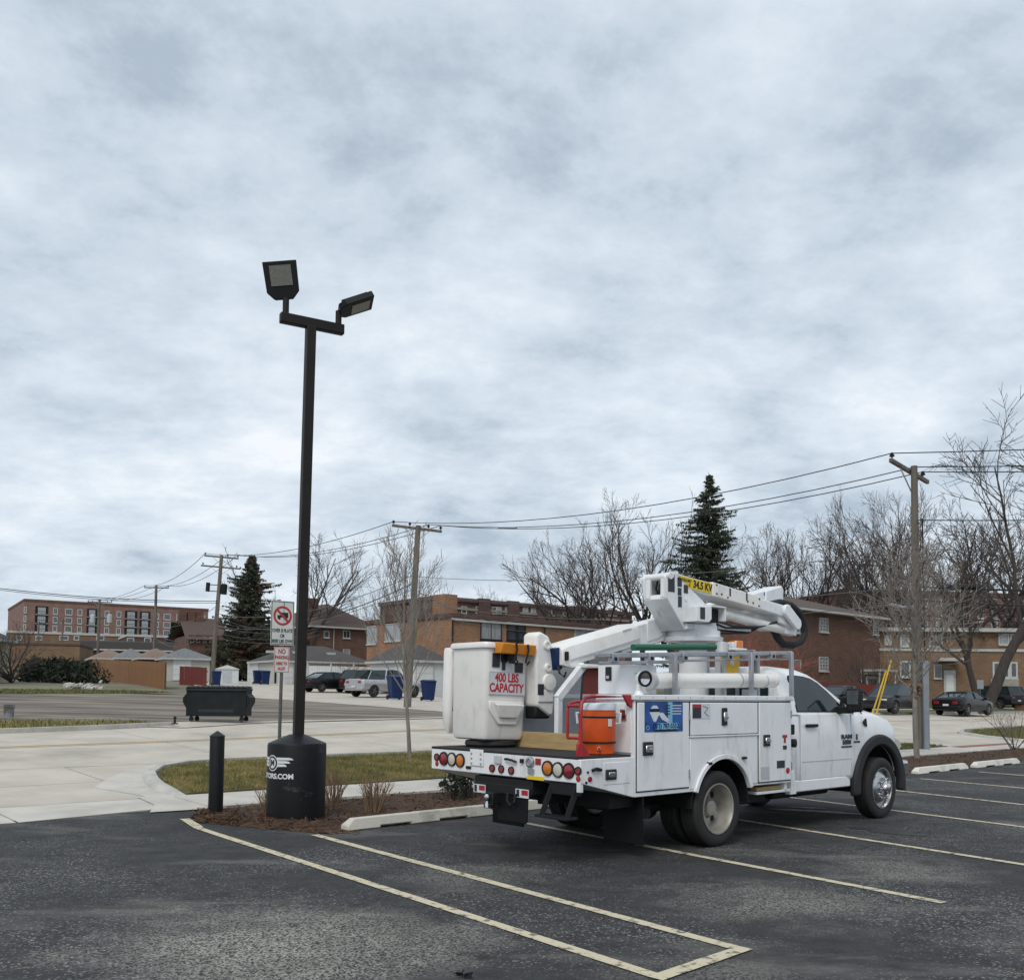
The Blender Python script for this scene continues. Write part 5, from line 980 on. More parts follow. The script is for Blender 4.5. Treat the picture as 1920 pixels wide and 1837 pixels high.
def spruce(name,label,loc,H,Rw,seed,m,low=.06,top_bare=.0):
    rnd=random.Random(seed); t=thing(name,label,'tree',loc); MB().tube([(0,0,-.2),(0,0,H*.5),(0,0,H)],[H*.014,H*.009,.02],7).build('trunk','bark',t)
    from mathutils import noise
    b=MB(); z=H*low
    while z<H*.985:
        f=1-(z/H); nb=3 if f<.2 else 4
        for k in range(nb):
            a=rnd.uniform(0,6.28); d=Vector((math.cos(a),math.sin(a),0)); sd_=Vector((-d.y,d.x,0))
            cl=noise.noise(Vector((d.x*1.3+seed,d.y*1.3,z*.45)))      # clumps of longer and shorter boughs
            L=max(.25,Rw*(f**.85)*(.78+1.0*cl)*rnd.uniform(.7,1.1)); sag=rnd.uniform(.0,.30)*L*(1 if f>.15 else -.4)
            if f<top_bare and rnd.random()<.45: L*=.6
            base=Vector((0,0,z)); lift=.16*L
            b.tube([base,base+d*L*.5+Vector((0,0,lift*.4-sag*.3)),base+d*L+Vector((0,0,lift-sag))],[.03,.02,.008],3,False)
            ns=int(5+L*6)
            for j in range(ns):
                s_=.12+.88*(j+rnd.random())/ns; p=base+d*L*s_+Vector((0,0,lift*s_*s_-sag*s_)); w_=(.14+.34*(1-s_*.75))*rnd.uniform(.5,1.25)
                for sg_ in (-1,1):
                    e_=p+sd_*sg_*w_*rnd.uniform(.6,1.2)+d*w_*rnd.uniform(.2,.9)+Vector((0,0,-w_*rnd.uniform(-.15,1.1))); n_=Vector((rnd.uniform(-.08,.08),rnd.uniform(-.08,.08),rnd.uniform(.05,.13)))
                    b.add([p-n_,e_,p+n_],[(0,1,2)])
                q_=Vector((rnd.uniform(-.09,.09),rnd.uniform(-.09,.09),0)); b.add([p+q_,p+Vector((rnd.uniform(-.1,.1),rnd.uniform(-.1,.1),-w_*rnd.uniform(.5,1.3))),p-q_],[(0,1,2)])
        z+=H*.0062*(1+.5*f)*rnd.uniform(.5,1.5)
    b.build('crown',m,t,recalc=False,smooth=0); return t
g=gnd(1330,98); spruce('spruce_tree','dark green spruce towering behind the truck boom',g,at(1330,885,98).z-g.z,9.6,4,'spruce',.1,.20)
g=gnd(466,101); spruce('spruce_tree','partly browned spruce beside the transformer pole',g,at(466,1038,101).z-g.z,6.6,9,'spruceb',.06)
g=gnd(322,150); spruce('spruce_tree','small conical evergreen before the long brick apartment block',g,at(322,1165,150).z-g.z,3.0,12,'juniper',.06)
def bush(name,label,loc,rx,ry,h,seed,m,n=900,leaf=.22,cat='bush',group=None):
    rnd=random.Random(seed); t=thing(name,label,cat,loc,ROT,group); b=MB(); st=MB()
    for i in range(n):
        a=rnd.uniform(0,6.28); e=rnd.uniform(0,1.45); r_=rnd.uniform(.72,1.05)*(1+.28*math.sin(3*a+seed)+.2*math.sin(5*a+2*e)+.12*math.sin(11*a)); d=Vector((math.cos(a)*math.cos(e)*rx,math.sin(a)*math.cos(e)*ry,math.sin(e)*h))*r_
        x=Vector([rnd.gauss(0,leaf) for _ in range(3)]); y=Vector([rnd.gauss(0,leaf*.5) for _ in range(3)]); b.add([d-x*.5,d+y,d+x+Vector((0,0,leaf*.6))],[(0,1,2)])
    for i in range(10):
        a=rnd.uniform(0,6.28); st.tube([(0,0,-.1),(math.cos(a)*rx*.5,math.sin(a)*ry*.5,h*.6)],[.05,.02],4,False)
    st.build('stems','bark',t,recalc=False,smooth=0); b.build('foliage',m,t,recalc=False,smooth=0); return t
bush('juniper_bush','low dark evergreen bush in front of the wooden fence end',gnd(132,71),2.1,1.6,1.15,1,'juniper',1500)
bush('juniper_bush','low dark evergreen bush beside the bare round bush',gnd(85,72),2.2,1.6,1.3,2,'juniper',1500)
bush('conifer_bush','dark overgrown evergreen bush below the browned spruce',gnd(448,103),3.0,2.2,4.4,5,'juniper',1800,.3)
bush('thicket_bush','brown tangle of bare brush beside the transformer pole',gnd(496,105),3.2,2.0,5.0,8,'twig',1500,.3)
g=gnd(22,66); tb=grow_tree(81,4.2,.11,.15,1.0,3,(14,7,6),twig=.016,upr=.2,clear=.12); tree(tb,g,1.05,0,'rounded bare multi-stem bush by the cream wall',name='bare_bush')
tb2=grow_tree(83,2.2,.035,.1,.9,3,(9,5,4),twig=.006,upr=.2,clear=.12)
tree(tb2,P(31.0,11.7,.05),.8,.6,'bare arching shrub at the end of the mulch by the drive kerb',name='bare_shrub',tm='twigl')
tb3=grow_tree(87,3.2,.05,.1,.9,3,(14,6,5),twig=.012,upr=.6,clear=.12)
tree(tb3,gnd(1432,44),1.25,.2,'red-twigged bare shrub behind the truck cab',name='red_twig_shrub',tm='twigr')
tree(tb3,gnd(672,79),(1.3,1.3,.75),.5,'brownish bare bush between the sedan and the garage',name='bare_bush',tm='twigl')
tree(tb3,gnd(1630,74),1.5,1.2,'bare shrub against the front wall of the brown house',name='bare_shrub')
# ------------------------------------------------------------------ utility poles and wires
def pole(loc,H,r,label,armang=None,lean=0,arms=(),name='utility_pole',tilt=0):
    t=thing(name,label,'utility pole',loc,0); t.rotation_euler=(0,R(lean),0)
    MB().tube([(0,0,-.3),(0,0,H*.5),(0,0,H)],[r*1.15,r,r*.78],12).build('pole_shaft','wood',t)
    ends=[]
    for z,L,a,k in arms:
        d=Vector((math.sin(a),math.cos(a),tilt)); n_=Vector((d.y,-d.x,0)).normalized(); c=Vector((0,0,z))+n_*(-.14)
        am=MB().beam(c-d*L/2,c+d*L/2,.10,.12).build('cross_arm','wood',t,bevel=.01)
        for s_ in (-1,1): MB().beam(c+d*s_*L*.25+Vector((0,0,-.05)),Vector((0,0,z-.62))-n_*.1,.03,.03).build('arm_brace','alu',t)
        for f in k:
            p=c+d*L/2*f+Vector((0,0,.06)); MB().lathe([(.02,0),(.02,.06),(.07,.07),(.075,.11),(.05,.13),(.055,.16),(.03,.19),(0,.19)],p,(0,0,1),10).build('insulator','black',t); ends.append(Vector(loc)+p+Vector((0,0,.17)))
    return t,ends
def wire(a,b,sag,r,label,group,m='wire',n=14,name='overhead_wire'):
    a,b=Vector(a),Vector(b); pts=[a.lerp(b,i/n)-Vector((0,0,sag*4*(i/n)*(1-i/n))) for i in range(n+1)]
    return tag(MB().tube(pts,r,5,False).build(name,m,None,smooth=60),label,'wire',group)
RP=P(28.3,13.4,.08); rpt,re=pole(RP,8.42,.122,'grey wooden utility pole with a tilted cross arm beyond the truck hood',arms=((8.28,2.4,R(48),(-.92,.28,.72)),),tilt=-.12)
MB().box(.10,.27,-.22,-.08,-.1,2.55).build('conduit_guard','conduit',rpt,bevel=.03); MB().tube([(.18,-.15,2.5),(.16,-.14,6.8)],.025,8).build('riser_cable','black',rpt)
b=MB(); b.tube([(-.05,-.2,4.15),(-.55,-.35,4.12),(-.95,-.4,4.2)],.05,6); b.build('street_lamp_bracket','alu',rpt)
MPg=gnd(764,46); Hm=at(790,985,46).z-MPg.z; mpt,me_=pole(MPg,Hm,.16,'leaning wooden utility pole rising behind the young lawn tree',lean=2.6,arms=((Hm-.12,2.5,R(66),(-.95,-.3,.45,.95)),))
LPg=gnd(396,76); Hl=at(412,1040,76).z-LPg.z; lpt,le=pole(LPg,Hl,.17,'wooden utility pole carrying a dark transformer and two cross arms',lean=3.0,arms=((Hl-.15,2.6,R(75),(-.95,.35,.95)),(Hl-.95,3.0,R(75),(-.9,.8))))
tr_=MB().lathe([(0,0),(.24,0),(.25,.05),(.25,.75),(.18,.82),(0,.83)],(.42,-.1,Hl-3.1),(0,0,1),16).build('transformer','dumpster',lpt); MB().lathe([(0,0),(.16,0),(.16,.7),(0,.72)],(-.85,-.1,Hl-2.95),(0,0,1),12).build('transformer','black',lpt); MB().beam((-.8,-.08,Hl-2.4),(0,-.05,Hl-2.4),.06,.06).build('transformer_arm','black',lpt); MB().beam((-.8,-.08,Hl-2.9),(0,-.05,Hl-2.9),.06,.06).build('transformer_arm','black',lpt)
P4g=gnd(287,105); H4=at(287,1097,105).z-P4g.z; p4t,p4e=pole(P4g,H4,.17,'plain wooden utility pole behind the cedar fence',arms=((H4-.25,2.6,R(85),(-.95,0,.95)),))
P5g=gnd(181,122); H5=at(183,1124,122).z-P5g.z; p5t,p5e=pole(P5g,H5,.17,'wooden utility pole with grey transformers before the brick apartment block',arms=((H5-.3,3.0,R(85),(-.95,-.6,.6,.95)),))
for x in (-.7,1.4): MB().lathe([(0,0),(.3,0),(.3,.95),(.2,1.05),(0,1.05)],(x,-.2,H5-2.9),(0,0,1),12).build('transformer','panel',p5t); MB().beam((x,-.1,H5-2.4),(0,-.05,H5-2.4),.07,.07).build('transformer_arm','black',p5t)
def wtop(px,d,top): g=gnd(px,d); return g,at(px,top,d).z-g.z
for px,d,top,lb in ((113,150,1160,'thin distant pole left of the grey transformers'),(68,165,1165,'thin distant pole near the end of the brick apartment block')):
    g,Hh=wtop(px,d,top); pole(g,Hh,.15,lb,arms=((Hh-.3,2.2,R(80),(-.9,.9)),))
# primary conductors along the street
gw='power lines from pole to pole'
m4=[me_[0],me_[2],me_[3]]
lean_fix=Vector((math.tan(R(2.6))*Hm,0,0)); m4=[p+lean_fix for p in m4]
lf=Vector((math.tan(R(3.0))*Hl,0,0)); le=[p+lf for p in le]
far=[Vector((27.5,24.0,8.75)),Vector((28.0,25.5,8.45)),Vector((28.5,26.3,8.35))]
ORD=('outer','middle','inner')
for i in range(3):
    wire(re[i],far[i],.12,.016,'%s power line running from the riser pole into the old tree crown'%('highest','middle','lowest')[i],'power lines right of the riser pole')
    wire(re[i],m4[i],.75,.016,'%s power line sagging from the riser pole to the leaning pole'%('highest','middle','lowest')[i],'power lines between riser pole and leaning pole')
    wire(m4[i],le[i],.7,.018,'%s of three power lines from the leaning pole to the transformer pole'%('highest','middle','lowest')[i],'power lines between leaning and transformer poles')
    wire(le[i],p4e[i],.8,.022,'power line from the transformer pole towards the fence pole','power lines between transformer and fence poles')
    wire(p4e[i],p5e[i if i<2 else 3],.5,.022,'power line between the fence pole and the pole with grey transformers','distant power lines')
# communication cables
def mid(t,z): return Vector(t.location)+Vector((math.tan(t.rotation_euler[1])*z,-.16,z))
for k_,(z,zb,sg_,r_) in enumerate(((6.75,6.9,.25,.016),(5.9,5.7,.3,.012),(4.75,4.7,.25,.028),(4.35,4.2,.3,.02),(3.9,3.6,.3,.016))):
    wire(mid(rpt,z),Vector((27.0,23.6,zb)),sg_,r_,'%s telephone cable leaving the riser pole towards the old tree'%('highest','second highest','thick third','fourth','lowest')[k_],'telephone cables right of the riser pole','wire' if r_>.015 else 'wiregrey')
for z,zb,sg_,k_ in ((5.9,6.2,.5,'highest'),(4.8,5.4,.6,'middle'),(4.3,5.0,.7,'lowest')): wire(mid(rpt,z),mid(mpt,zb),sg_,.012,k_+' thin telephone cable from riser pole to leaning pole','telephone cables between riser and leaning poles','wiregrey')
for z,zb,sg_,r_,k_ in ((6.3,5.6,1.0,.018,'upper thin'),(5.9,4.9,1.1,.026,'thick'),(5.6,4.6,.9,.016,'lower thin')): wire(mid(mpt,z),mid(lpt,zb),sg_,r_,k_+' slack cable from the leaning pole to the transformer pole','cables between leaning and transformer poles','wire' if r_>.02 else 'wiregrey')
for z,(px,py,d),sg_,r_,k_ in ((6.55,(-40,1098,70),.3,.030,'upper thick'),(6.4,(-40,1101,70),.3,.022,'lower thin')): wire(mid(lpt,z),at(px,py,d),sg_,r_,k_+' cable crossing the sky from the transformer pole above the cedar fence','cables left of the transformer pole')
for z,zb,sg_,k_ in ((6.2,5.9,.8,'highest'),(5.2,5.2,1.4,'middle'),(4.7,4.6,1.4,'lowest')): wire(mid(lpt,z),mid(p4t,zb),sg_,.020,k_+' drooping cable from the transformer pole to the fence pole','cables between transformer and fence poles','wiregrey')
for k_,(zb,(px,py,d),sg_) in enumerate(((5.3,(600,1170,90),.8),(4.6,(602,1176,92),.6),(4.1,(596,1182,92),.7),(3.7,(598,1190,92),.6))): wire(mid(lpt,zb),at(px,py,d),sg_,.022,'%s service drop from the transformer pole to the dark brick house'%('highest','second','third','lowest')[k_],'service drops to the dark brick house','wiregrey')
for z,(px,py,d),sg_,k_ in ((5.6,(980,1160,86),.8,'the middle of'),(5.2,(850,1156,80),.5,'the near corner of'),(4.6,(1150,1172,92),.9,'the far end of')): wire(mid(mpt,z),at(px,py,d),sg_,.018,'service drop from the leaning pole to '+k_+' the orange brick building','service drops to the orange building','wiregrey')
a=mid(rpt,4.72)+(Vector((27.0,23.6,4.7))-mid(rpt,4.75))*.05; b_=mid(rpt,4.72)+(Vector((27.0,23.6,4.7))-mid(rpt,4.75))*.105
tag(MB().tube([a,a.lerp(b_,.1),a.lerp(b_,.9),b_],[.03,.09,.09,.03],10).build('splice_case','black',None),'black splice case hanging on the cable right of the riser pole','splice case')
a=re[1].lerp(m4[1],.74)+Vector((0,0,-.60)); b_=re[1].lerp(m4[1],.79)+Vector((0,0,-.51))
tag(MB().tube([a,b_],.035,8).build('line_cover','conduit',None),'pale grey sleeve on the power line above the bare trees','sleeve')
for dx,dz,lab in ((0,0,'taller yellow guy wire guard beyond the truck hood'),(-.16,-.25,'shorter yellow guy wire guard beyond the truck hood')):
    base=P(25.9,13.75,.08)+Vector((dx*1.0,0,0)); top=mid(rpt,5.4+dz); d=(top-base).normalized()
    t=thing('guy_wire',lab,'guy wire',base); MB().tube([(0,0,-.02),d*(2.75+dz*1.2)],.024,10).build('guard','ylw',t); MB().tube([d*2.4,top-base],.008,5,False).build('strand','wiregrey',t)
# ------------------------------------------------------------------ dumpster, pail, bins
du_=thing('dumpster','dark green wheeled dumpster with a bumpy lid on the gravel','dumpster',gnd(412,28.8)+Vector((0,0,.03)),R(3)); du_.scale=(.93,.93,.97)
b=MB(); w_=.93
b.prism([(-w_,.17),(w_,.17),(w_,.95),(-w_,.95)],'y',-.42,.42); b.build('bin_body','dumpster',du_,bevel=.015)
b=MB(); b.prism([(-.47,.93),(.47,.93),(.47,1.0),(-.40,1.03)],'x',-w_-.01,w_+.01); b.build('rim','dumpster',du_,bevel=.01)
for i in range(2): 
    b=MB(); rings=[]
    x0,x1=(-w_,-.01) if i==0 else (.01,w_)
    for k in range(13):
        x=x0+(x1-x0)*k/12; zz_=1.035+.022*(k%2); rings.append([(x,-.44,zz_-.03),(x,-.44,zz_),(x,0,zz_+.03),(x,.44,zz_+.02),(x,.44,zz_-.02)])
    b.loft(rings); b.build('lid','rubber',du_,smooth=20)
for s_ in (-1,1):
    b=MB(); b.prism([(s_*.93,.40),(s_*1.04,.58),(s_*1.04,.72),(s_*.93,.85)],'y',-.40,.40); b.build('fork_pocket','dumpster',du_,bevel=.01)
    for y in (-.33,.33):
        c=Vector((s_*.78,y,.075)); o=MB().lathe([(0,-.025),(.07,-.025),(.075,-.015),(.075,.015),(.07,.025),(0,.025)],c,(0,1,0),16).build('caster','rubber',du_); MB().box(s_*.78-.03,s_*.78+.03,y-.045,y+.045,.09,.18).build('caster_fork','black',o)
plate(du_,'notice_label','stickw',(-1.045,-.30,.63),(0,-1,0),(0,0,1),.12,.16); plate(du_,'faded_lettering','flare',(0,-.424,.33),XR,ZU,1.1,.09,.002)
pg=gnd(18,28.5)+Vector((0,0,.01)); pa=thing('paint_pail','dirty grey plastic pail standing on the gravel','pail',pg); MB().lathe([(0,0),(.125,0),(.13,.02),(.15,.36),(.155,.37),(.15,.37),(.13,.05),(0,.05)],(0,0,0),(0,0,1),24).build('pail_body','pail',pa); MB().lathe([(.15,.30),(.165,.305),(.165,.33),(.152,.335)],(0,0,0),(0,0,1),24).build('pail_rim','pail',pa)
MB().tube([(-.16,0,.32),(-.10,-.14,.2),(.06,-.16,.18),(.16,0,.32)],.005,6).build('handle','alu',pa)
st_=thing('water_stub','short dark pipe stub at the street edge','pipe',P(10.9,25.75,.08)); MB().lathe([(0,0),(.03,0),(.03,.15),(.045,.155),(.045,.19),(.02,.21),(0,.21)],(0,0,0),(0,0,1),12).build('pipe','black',st_); MB().lathe([(.09,0),(.09,.03),(0,.04)],(0,0,0),(0,0,1),12).build('flange','flare',st_)
def bin_(label,loc,rz,s_=1.0,g='blue wheeled bins along the alley'):
    t=thing('refuse_bin',label,'bin',loc,rz,g); t.scale=(s_,)*3; b=MB(); b.loft([[(-.23,-.28,.05),(.23,-.28,.05),(.23,.24,.05),(-.23,.24,.05)],[(-.30,-.38,.98),(.30,-.38,.98),(.30,.36,.98),(-.30,.36,.98)]]); b.build('bin_body','blue',t,bevel=.02)
    b=MB(); b.prism([(-.42,.98),(.44,.98),(.40,1.06),(-.10,1.10),(-.40,1.04)],'x',-.32,.32); b.build('lid','blue',t,bevel=.02)
    for x in (-.28,.28): MB().lathe([(0,-.03),(.11,-.03),(.11,.03),(0,.03)],(x,.26,.11),(1,0,0),12).build('wheel','rubber',t)
    MB().tube([(-.28,.42,1.0),(.28,.42,1.0)],.02,8).build('handle','blue',t); return t
for px,d,lab,s_ in ((405,74,'blue wheeled bin beside the transformer pole',1.05),(482,83,'blue wheeled bin by the small garage door, left of a pair',1.1),(497,82,'blue wheeled bin by the small garage door, right of a pair',1.1),(741,59,'large blue bin behind the silver pickup',1.35),(803,58,'open-topped blue bin beside the white garage door',1.15)): bin_(lab,gnd(px,d)+Vector((0,0,.02)),R(25),s_)
# ------------------------------------------------------------------ cars
def car(name,label,loc,rz,col,L=4.6,Wd=1.78,Hh=1.45,kind='sedan',group=None):
    t=thing(name,label,'van' if kind=='van' else 'car' if kind!='pickup' else 'pickup',loc,rz,group); hw=Wd/2
    f=L/2
    if kind=='sedan': prof=[(-f,.40,.88),(-f+.12,.30,.98),(-f+.9,.24,1.02),(-.7,.22,.98),(.9,.22,.95),(f-1.0,.22,.90),(f-.25,.26,.78),(f,.36,.62)]; cabp=[(-f+.55,1.0),(-f+1.35,Hh-.04),(-.15,Hh),(.45,Hh-.06),(1.25,.95)]
    elif kind=='pickup': prof=[(-f,.45,1.08),(-f+.1,.42,1.12),(-f+1.7,.36,1.12),(-.4,.36,1.12),(1.0,.36,1.12),(f-.9,.36,1.10),(f-.2,.38,1.0),(f,.48,.8)]; cabp=[(-f+1.95,1.12),(-f+2.15,Hh-.04),(-.1,Hh),(.5,Hh-.05),(1.15,1.12)]
    else: prof=[(-f,.42,1.0),(-f+.12,.32,1.06),(-f+.9,.28,1.06),(-.7,.28,1.05),(.9,.28,1.03),(f-.9,.28,1.0),(f-.22,.30,.92),(f,.42,.72)]; cabp=[(-f+.08,1.05),(-f+.40,Hh-.06),(-.3,Hh),(.35,Hh-.04),(1.35,1.02)]
    rr=[]
    for i,(x,zb,zs) in enumerate(prof):
        w=hw*(.88 if i in (0,len(prof)-1) else .97 if i in (1,len(prof)-2) else 1)
        hs=[(.86,zb),(.97,zb+.10),(1.0,zb+(zs-zb)*.5),(.98,zs-.10),(.93,zs-.01),(.55,zs+.035)]
        rr.append([(x,-k*w,z) for k,z in hs]+[(x,k*w,z) for k,z in hs[::-1]])
    b=MB(); b.loft(rr); bd=b.build('body',col,t,smooth=50)
    wr=.33 if kind=='sedan' else .37; xa,xb=-f+.95,f-.90
    cut(bd,[MB().lathe([(wr+.06,-2),(wr+.06,2)],(x,0,wr),(0,1,0),24,True) for x in (xa,xb)])
    # glasshouse, roof, pillars
    def yw(z): return hw*(.93-.20*max(0,(z-.95))/(Hh-.95))
    gp_=[(x,-yw(z),z) for x,z in cabp]; b=MB(); n=len(cabp)
    b.add([(x,-yw(z)+.0,z) for x,z in cabp]+[(x,yw(z),z) for x,z in cabp],[tuple(range(n)),tuple(range(n,2*n))[::-1]]+[(i,i+1,n+i+1,n+i) for i in range(n-1)]+[(n-1,0,n,2*n-1)]); gh=b.build('glasshouse','glass',t,smooth=25)
    rp2=cabp[1:4]; b=MB(); b.loft([[(x,-yw(z)-.006,z-.07),(x,-yw(z)-.004,z-.01),(x,-yw(z)*.8,z+.03),(x,yw(z)*.8,z+.03),(x,yw(z)+.004,z-.01),(x,yw(z)+.006,z-.07)] for x,z in rp2]); b.build('roof',col,t,smooth=50)
    for sd_ in (-1,1):
        for (x0,z0),(x1,z1) in ((cabp[0],cabp[1]),(cabp[4],cabp[3])): MB().beam((x0,sd_*(yw(z0)+.004),z0),(x1,sd_*(yw(z1)+.004),z1),.05,.07,(0,1,0)).build('pillar',col,t)
        xm=(cabp[1][0]+cabp[3][0])/2-.05; MB().beam((xm,sd_*(yw(.98)+.004),.98),(xm,sd_*(yw(Hh-.05)+.004),Hh-.05),.03,.08,(0,1,0)).build('pillar','black',t)
        MB().box(cabp[4][0]-.35,cabp[4][0]-.12,sd_*(hw+.02)-.09,sd_*(hw+.02)+.09,.93,1.06).build('mirror',col,t,bevel=.03)
        zt_=prof[0][2]; MB().box(-f-.01,-f+.22,sd_*hw*.60-.14,sd_*hw*.60+.17,zt_-.22,zt_-.06).build('tail_light','red',t,bevel=.02); zf=prof[-1][2]; MB().box(f-.25,f-.03,sd_*hw*.66-.17,sd_*hw*.66+.17,zf-.02,zf+.12).build('headlight','clear',t,bevel=.03)
        for x in (xa,xb):
            w=bpy.data.objects.new('wheel',None); COL.objects.link(w); w.parent=t; w.location=(x,sd_*(hw-.11),wr); w.rotation_euler=(0,0,0 if sd_<0 else math.pi)
            MB().lathe([(wr*.62,-.09),(wr*.95,-.10),(wr,-.06),(wr,.06),(wr*.95,.10),(wr*.62,.09)],(0,0,0),(0,-1,0),24).build('tyre','rubber',w); MB().lathe([(wr*.64,-.08),(wr*.64,.085),(wr*.58,.085),(wr*.52,.05),(wr*.2,.07),(0,.07)],(0,0,0),(0,-1,0),24).build('rim','black' if False else 'flare',w)
            for k in range(5): a=R(72*k); MB().beam((wr*.12*math.cos(a),-.08,wr*.12*math.sin(a)),(wr*.60*math.cos(a),-.085,wr*.60*math.sin(a)),.02,.07,(0,1,0)).build('spoke','alu',w)
    MB().box(-f-.03,-f+.10,-hw*.88,hw*.88,prof[0][1]-.05,prof[0][1]+.16).build('rear_bumper',col if kind!='pickup' else 'chrome',t,bevel=.04); MB().box(f-.10,f+.05,-hw*.84,hw*.84,prof[-1][1]-.12,prof[-1][1]+.10).build('front_bumper',col if kind!='pickup' else 'chrome',t,bevel=.04)
    MB().box(f-.06,f+.012,-hw*.5,hw*.5,prof[-1][2]-.12,prof[-1][2]+.02).build('grille','black',t,bevel=.01); MB().box(-f-.035,-f,-.16,.16,prof[0][1]+.16,prof[0][1]+.27).build('number_plate','stickw',t)
    if kind=='pickup': MB().box(-f+.08,-f+1.75,-hw*.80,hw*.80,1.09,1.152).build('bed_opening','black',t)
    return t
def onst(u,v): return P(u,v,.03)
car('parked_car','dark grey crossover facing the truck across the street',gnd(1674,55.5)+Vector((0,0,.03)),ROT+math.pi,'carG',4.6,1.80,1.68,'suv')
car('parked_car','black coupe parked nose away under the old forked tree',gnd(1806,57.5)+Vector((0,0,.03)),ROT,'carK',4.7,1.80,1.38,'sedan')
car('parked_car','black minivan in the drive with its tail to the street',gnd(1858,76)+Vector((0,0,.05)),ROT+R(72),'carN',5.0,1.95,1.75,'van')
car('parked_car','dark sedan glimpsed behind the truck hood and mirror',gnd(1572,57)+Vector((0,0,.03)),ROT+math.pi,'carG',4.6,1.78,1.50,'sedan')
car('parked_car','black sedan parked before the white garage',gnd(620,71)+Vector((0,0,.03)),ROT+R(4),'carK',4.6,1.80,1.45,'sedan')
car('parked_car','dark red crossover parked beyond the silver pickup',gnd(693,71)+Vector((0,0,.03)),ROT+R(10),'carD',4.6,1.80,1.70,'suv')
car('pickup_truck','silver pickup parked with its tailgate to the alley',gnd(722,63.5)+Vector((0,0,.03)),ROT+R(8),'carS',5.4,1.90,1.78,'pickup')
# ------------------------------------------------------------------ buildings
def hit(px,py,O,a):
    d=FW+RT*((px-CX)/F_PX)+UP*((CY-py)/F_PX); e=Vector((0,0,EYE)); n=Vector((-a.y,a.x,0)); t=(O-e).dot(n)/d.dot(n); p=e+d*t; return (p-O).dot(a),p.z-O.z
class Bld:
    def __init__(s,name,label,px,d,hd,cat='building',group=None):
        s.O=gnd(px,d); s.rz=R(90-hd); s.a=Vector((math.cos(s.rz),math.sin(s.rz),0)); s.b=Vector((-s.a.y,s.a.x,0)); s.t=thing(name,label,cat,s.O,s.rz,group)
    def fx(s,px,py=1200): return hit(px,py,s.O,s.a)[0]
    def fz(s,px,py): return hit(px,py,s.O,s.a)[1]
    def sx(s,px,py=1200): return hit(px,py,s.O,s.b)[0]
    def sz(s,px,py): return hit(px,py,s.O,s.b)[1]
    def walls(s,L,D,H,m,z0=-1): s.L,s.D,s.H=L,D,H; return MB().box(0,L,0,D,z0,H).build('wall',m,s.t,smooth=0)
    def parapet(s,m,h=.35,o=.08): return MB().box(-o,s.L+o,-o,s.D+o,s.H-.05,s.H+h).build('parapet',m,s.t,bevel=.02,smooth=0)
    def hip(s,h,m,o=.6,trim='trim'):
        L,D,H=s.L,s.D,s.H; r=min(L,D)/2+o; b=MB()
        if L>=D: rid=[(-o+r,D/2,H+h),(L+o-r,D/2,H+h)]
        else: rid=[(L/2,-o+r,H+h),(L/2,D+o-r,H+h)]
        c=[(-o,-o,H+.02),(L+o,-o,H+.02),(L+o,D+o,H+.02),(-o,D+o,H+.02)]
        fs=[(0,1,5,4),(1,2,5),(2,3,4,5),(3,0,4)] if L>=D else [(0,1,4),(1,2,5,4),(2,3,5),(3,0,4,5)]
        b.add(c+rid,fs+[(3,2,1,0)]); rf=b.build('roof',m,s.t,smooth=0); MB().box(-o,L+o,-o,D+o,H-.16,H+.01).build('eaves',trim,s.t,smooth=0); return rf
    def win(s,x0,x1,z0,z1,pane='pane',frame='trim',face='f',fw=.07,bars=(1,1),sill=True):
        def bx(a0,a1,z0_,z1_,d0,d1): return MB().box(a0,a1,-d1,-d0,z0_,z1_) if face=='f' else MB().box(-d1,-d0,a0,a1,z0_,z1_)
        b=MB()
        def ad(a0,a1,c0,c1,d0,d1):
            q=bx(a0,a1,c0,c1,d0,d1); b.add(q.v,q.f)
        ad(x0-fw,x1+fw,z0-fw,z0,-.05,.07); ad(x0-fw,x1+fw,z1,z1+fw,-.05,.07); ad(x0-fw,x0,z0,z1,-.05,.07); ad(x1,x1+fw,z0,z1,-.05,.07)
        for i in range(1,bars[0]): x=x0+(x1-x0)*i/bars[0]; ad(x-.025,x+.025,z0,z1,0,.045)
        for i in range(1,bars[1]): z=z0+(z1-z0)*i/bars[1]; ad(x0,x1,z-.025,z+.025,0,.045)
        if sill: ad(x0-.12,x1+.12,z0-fw-.10,z0-fw,-.02,.14)
        o=b.build('window',frame,s.t,smooth=0); q=bx(x0,x1,z0,z1,-.01,.012); q.build('pane',pane,o,smooth=0); return o
    def winpx(s,x0,y0,x1,y1,face='f',**k):
        f=(s.fx,s.fz) if face=='f' else (s.sx,s.sz); xm=(x0+x1)/2; a,b=sorted((f[0](x0,y0),f[0](x1,y0))); return s.win(a,b,f[1](xm,y1),f[1](xm,y0),face=face,**k)
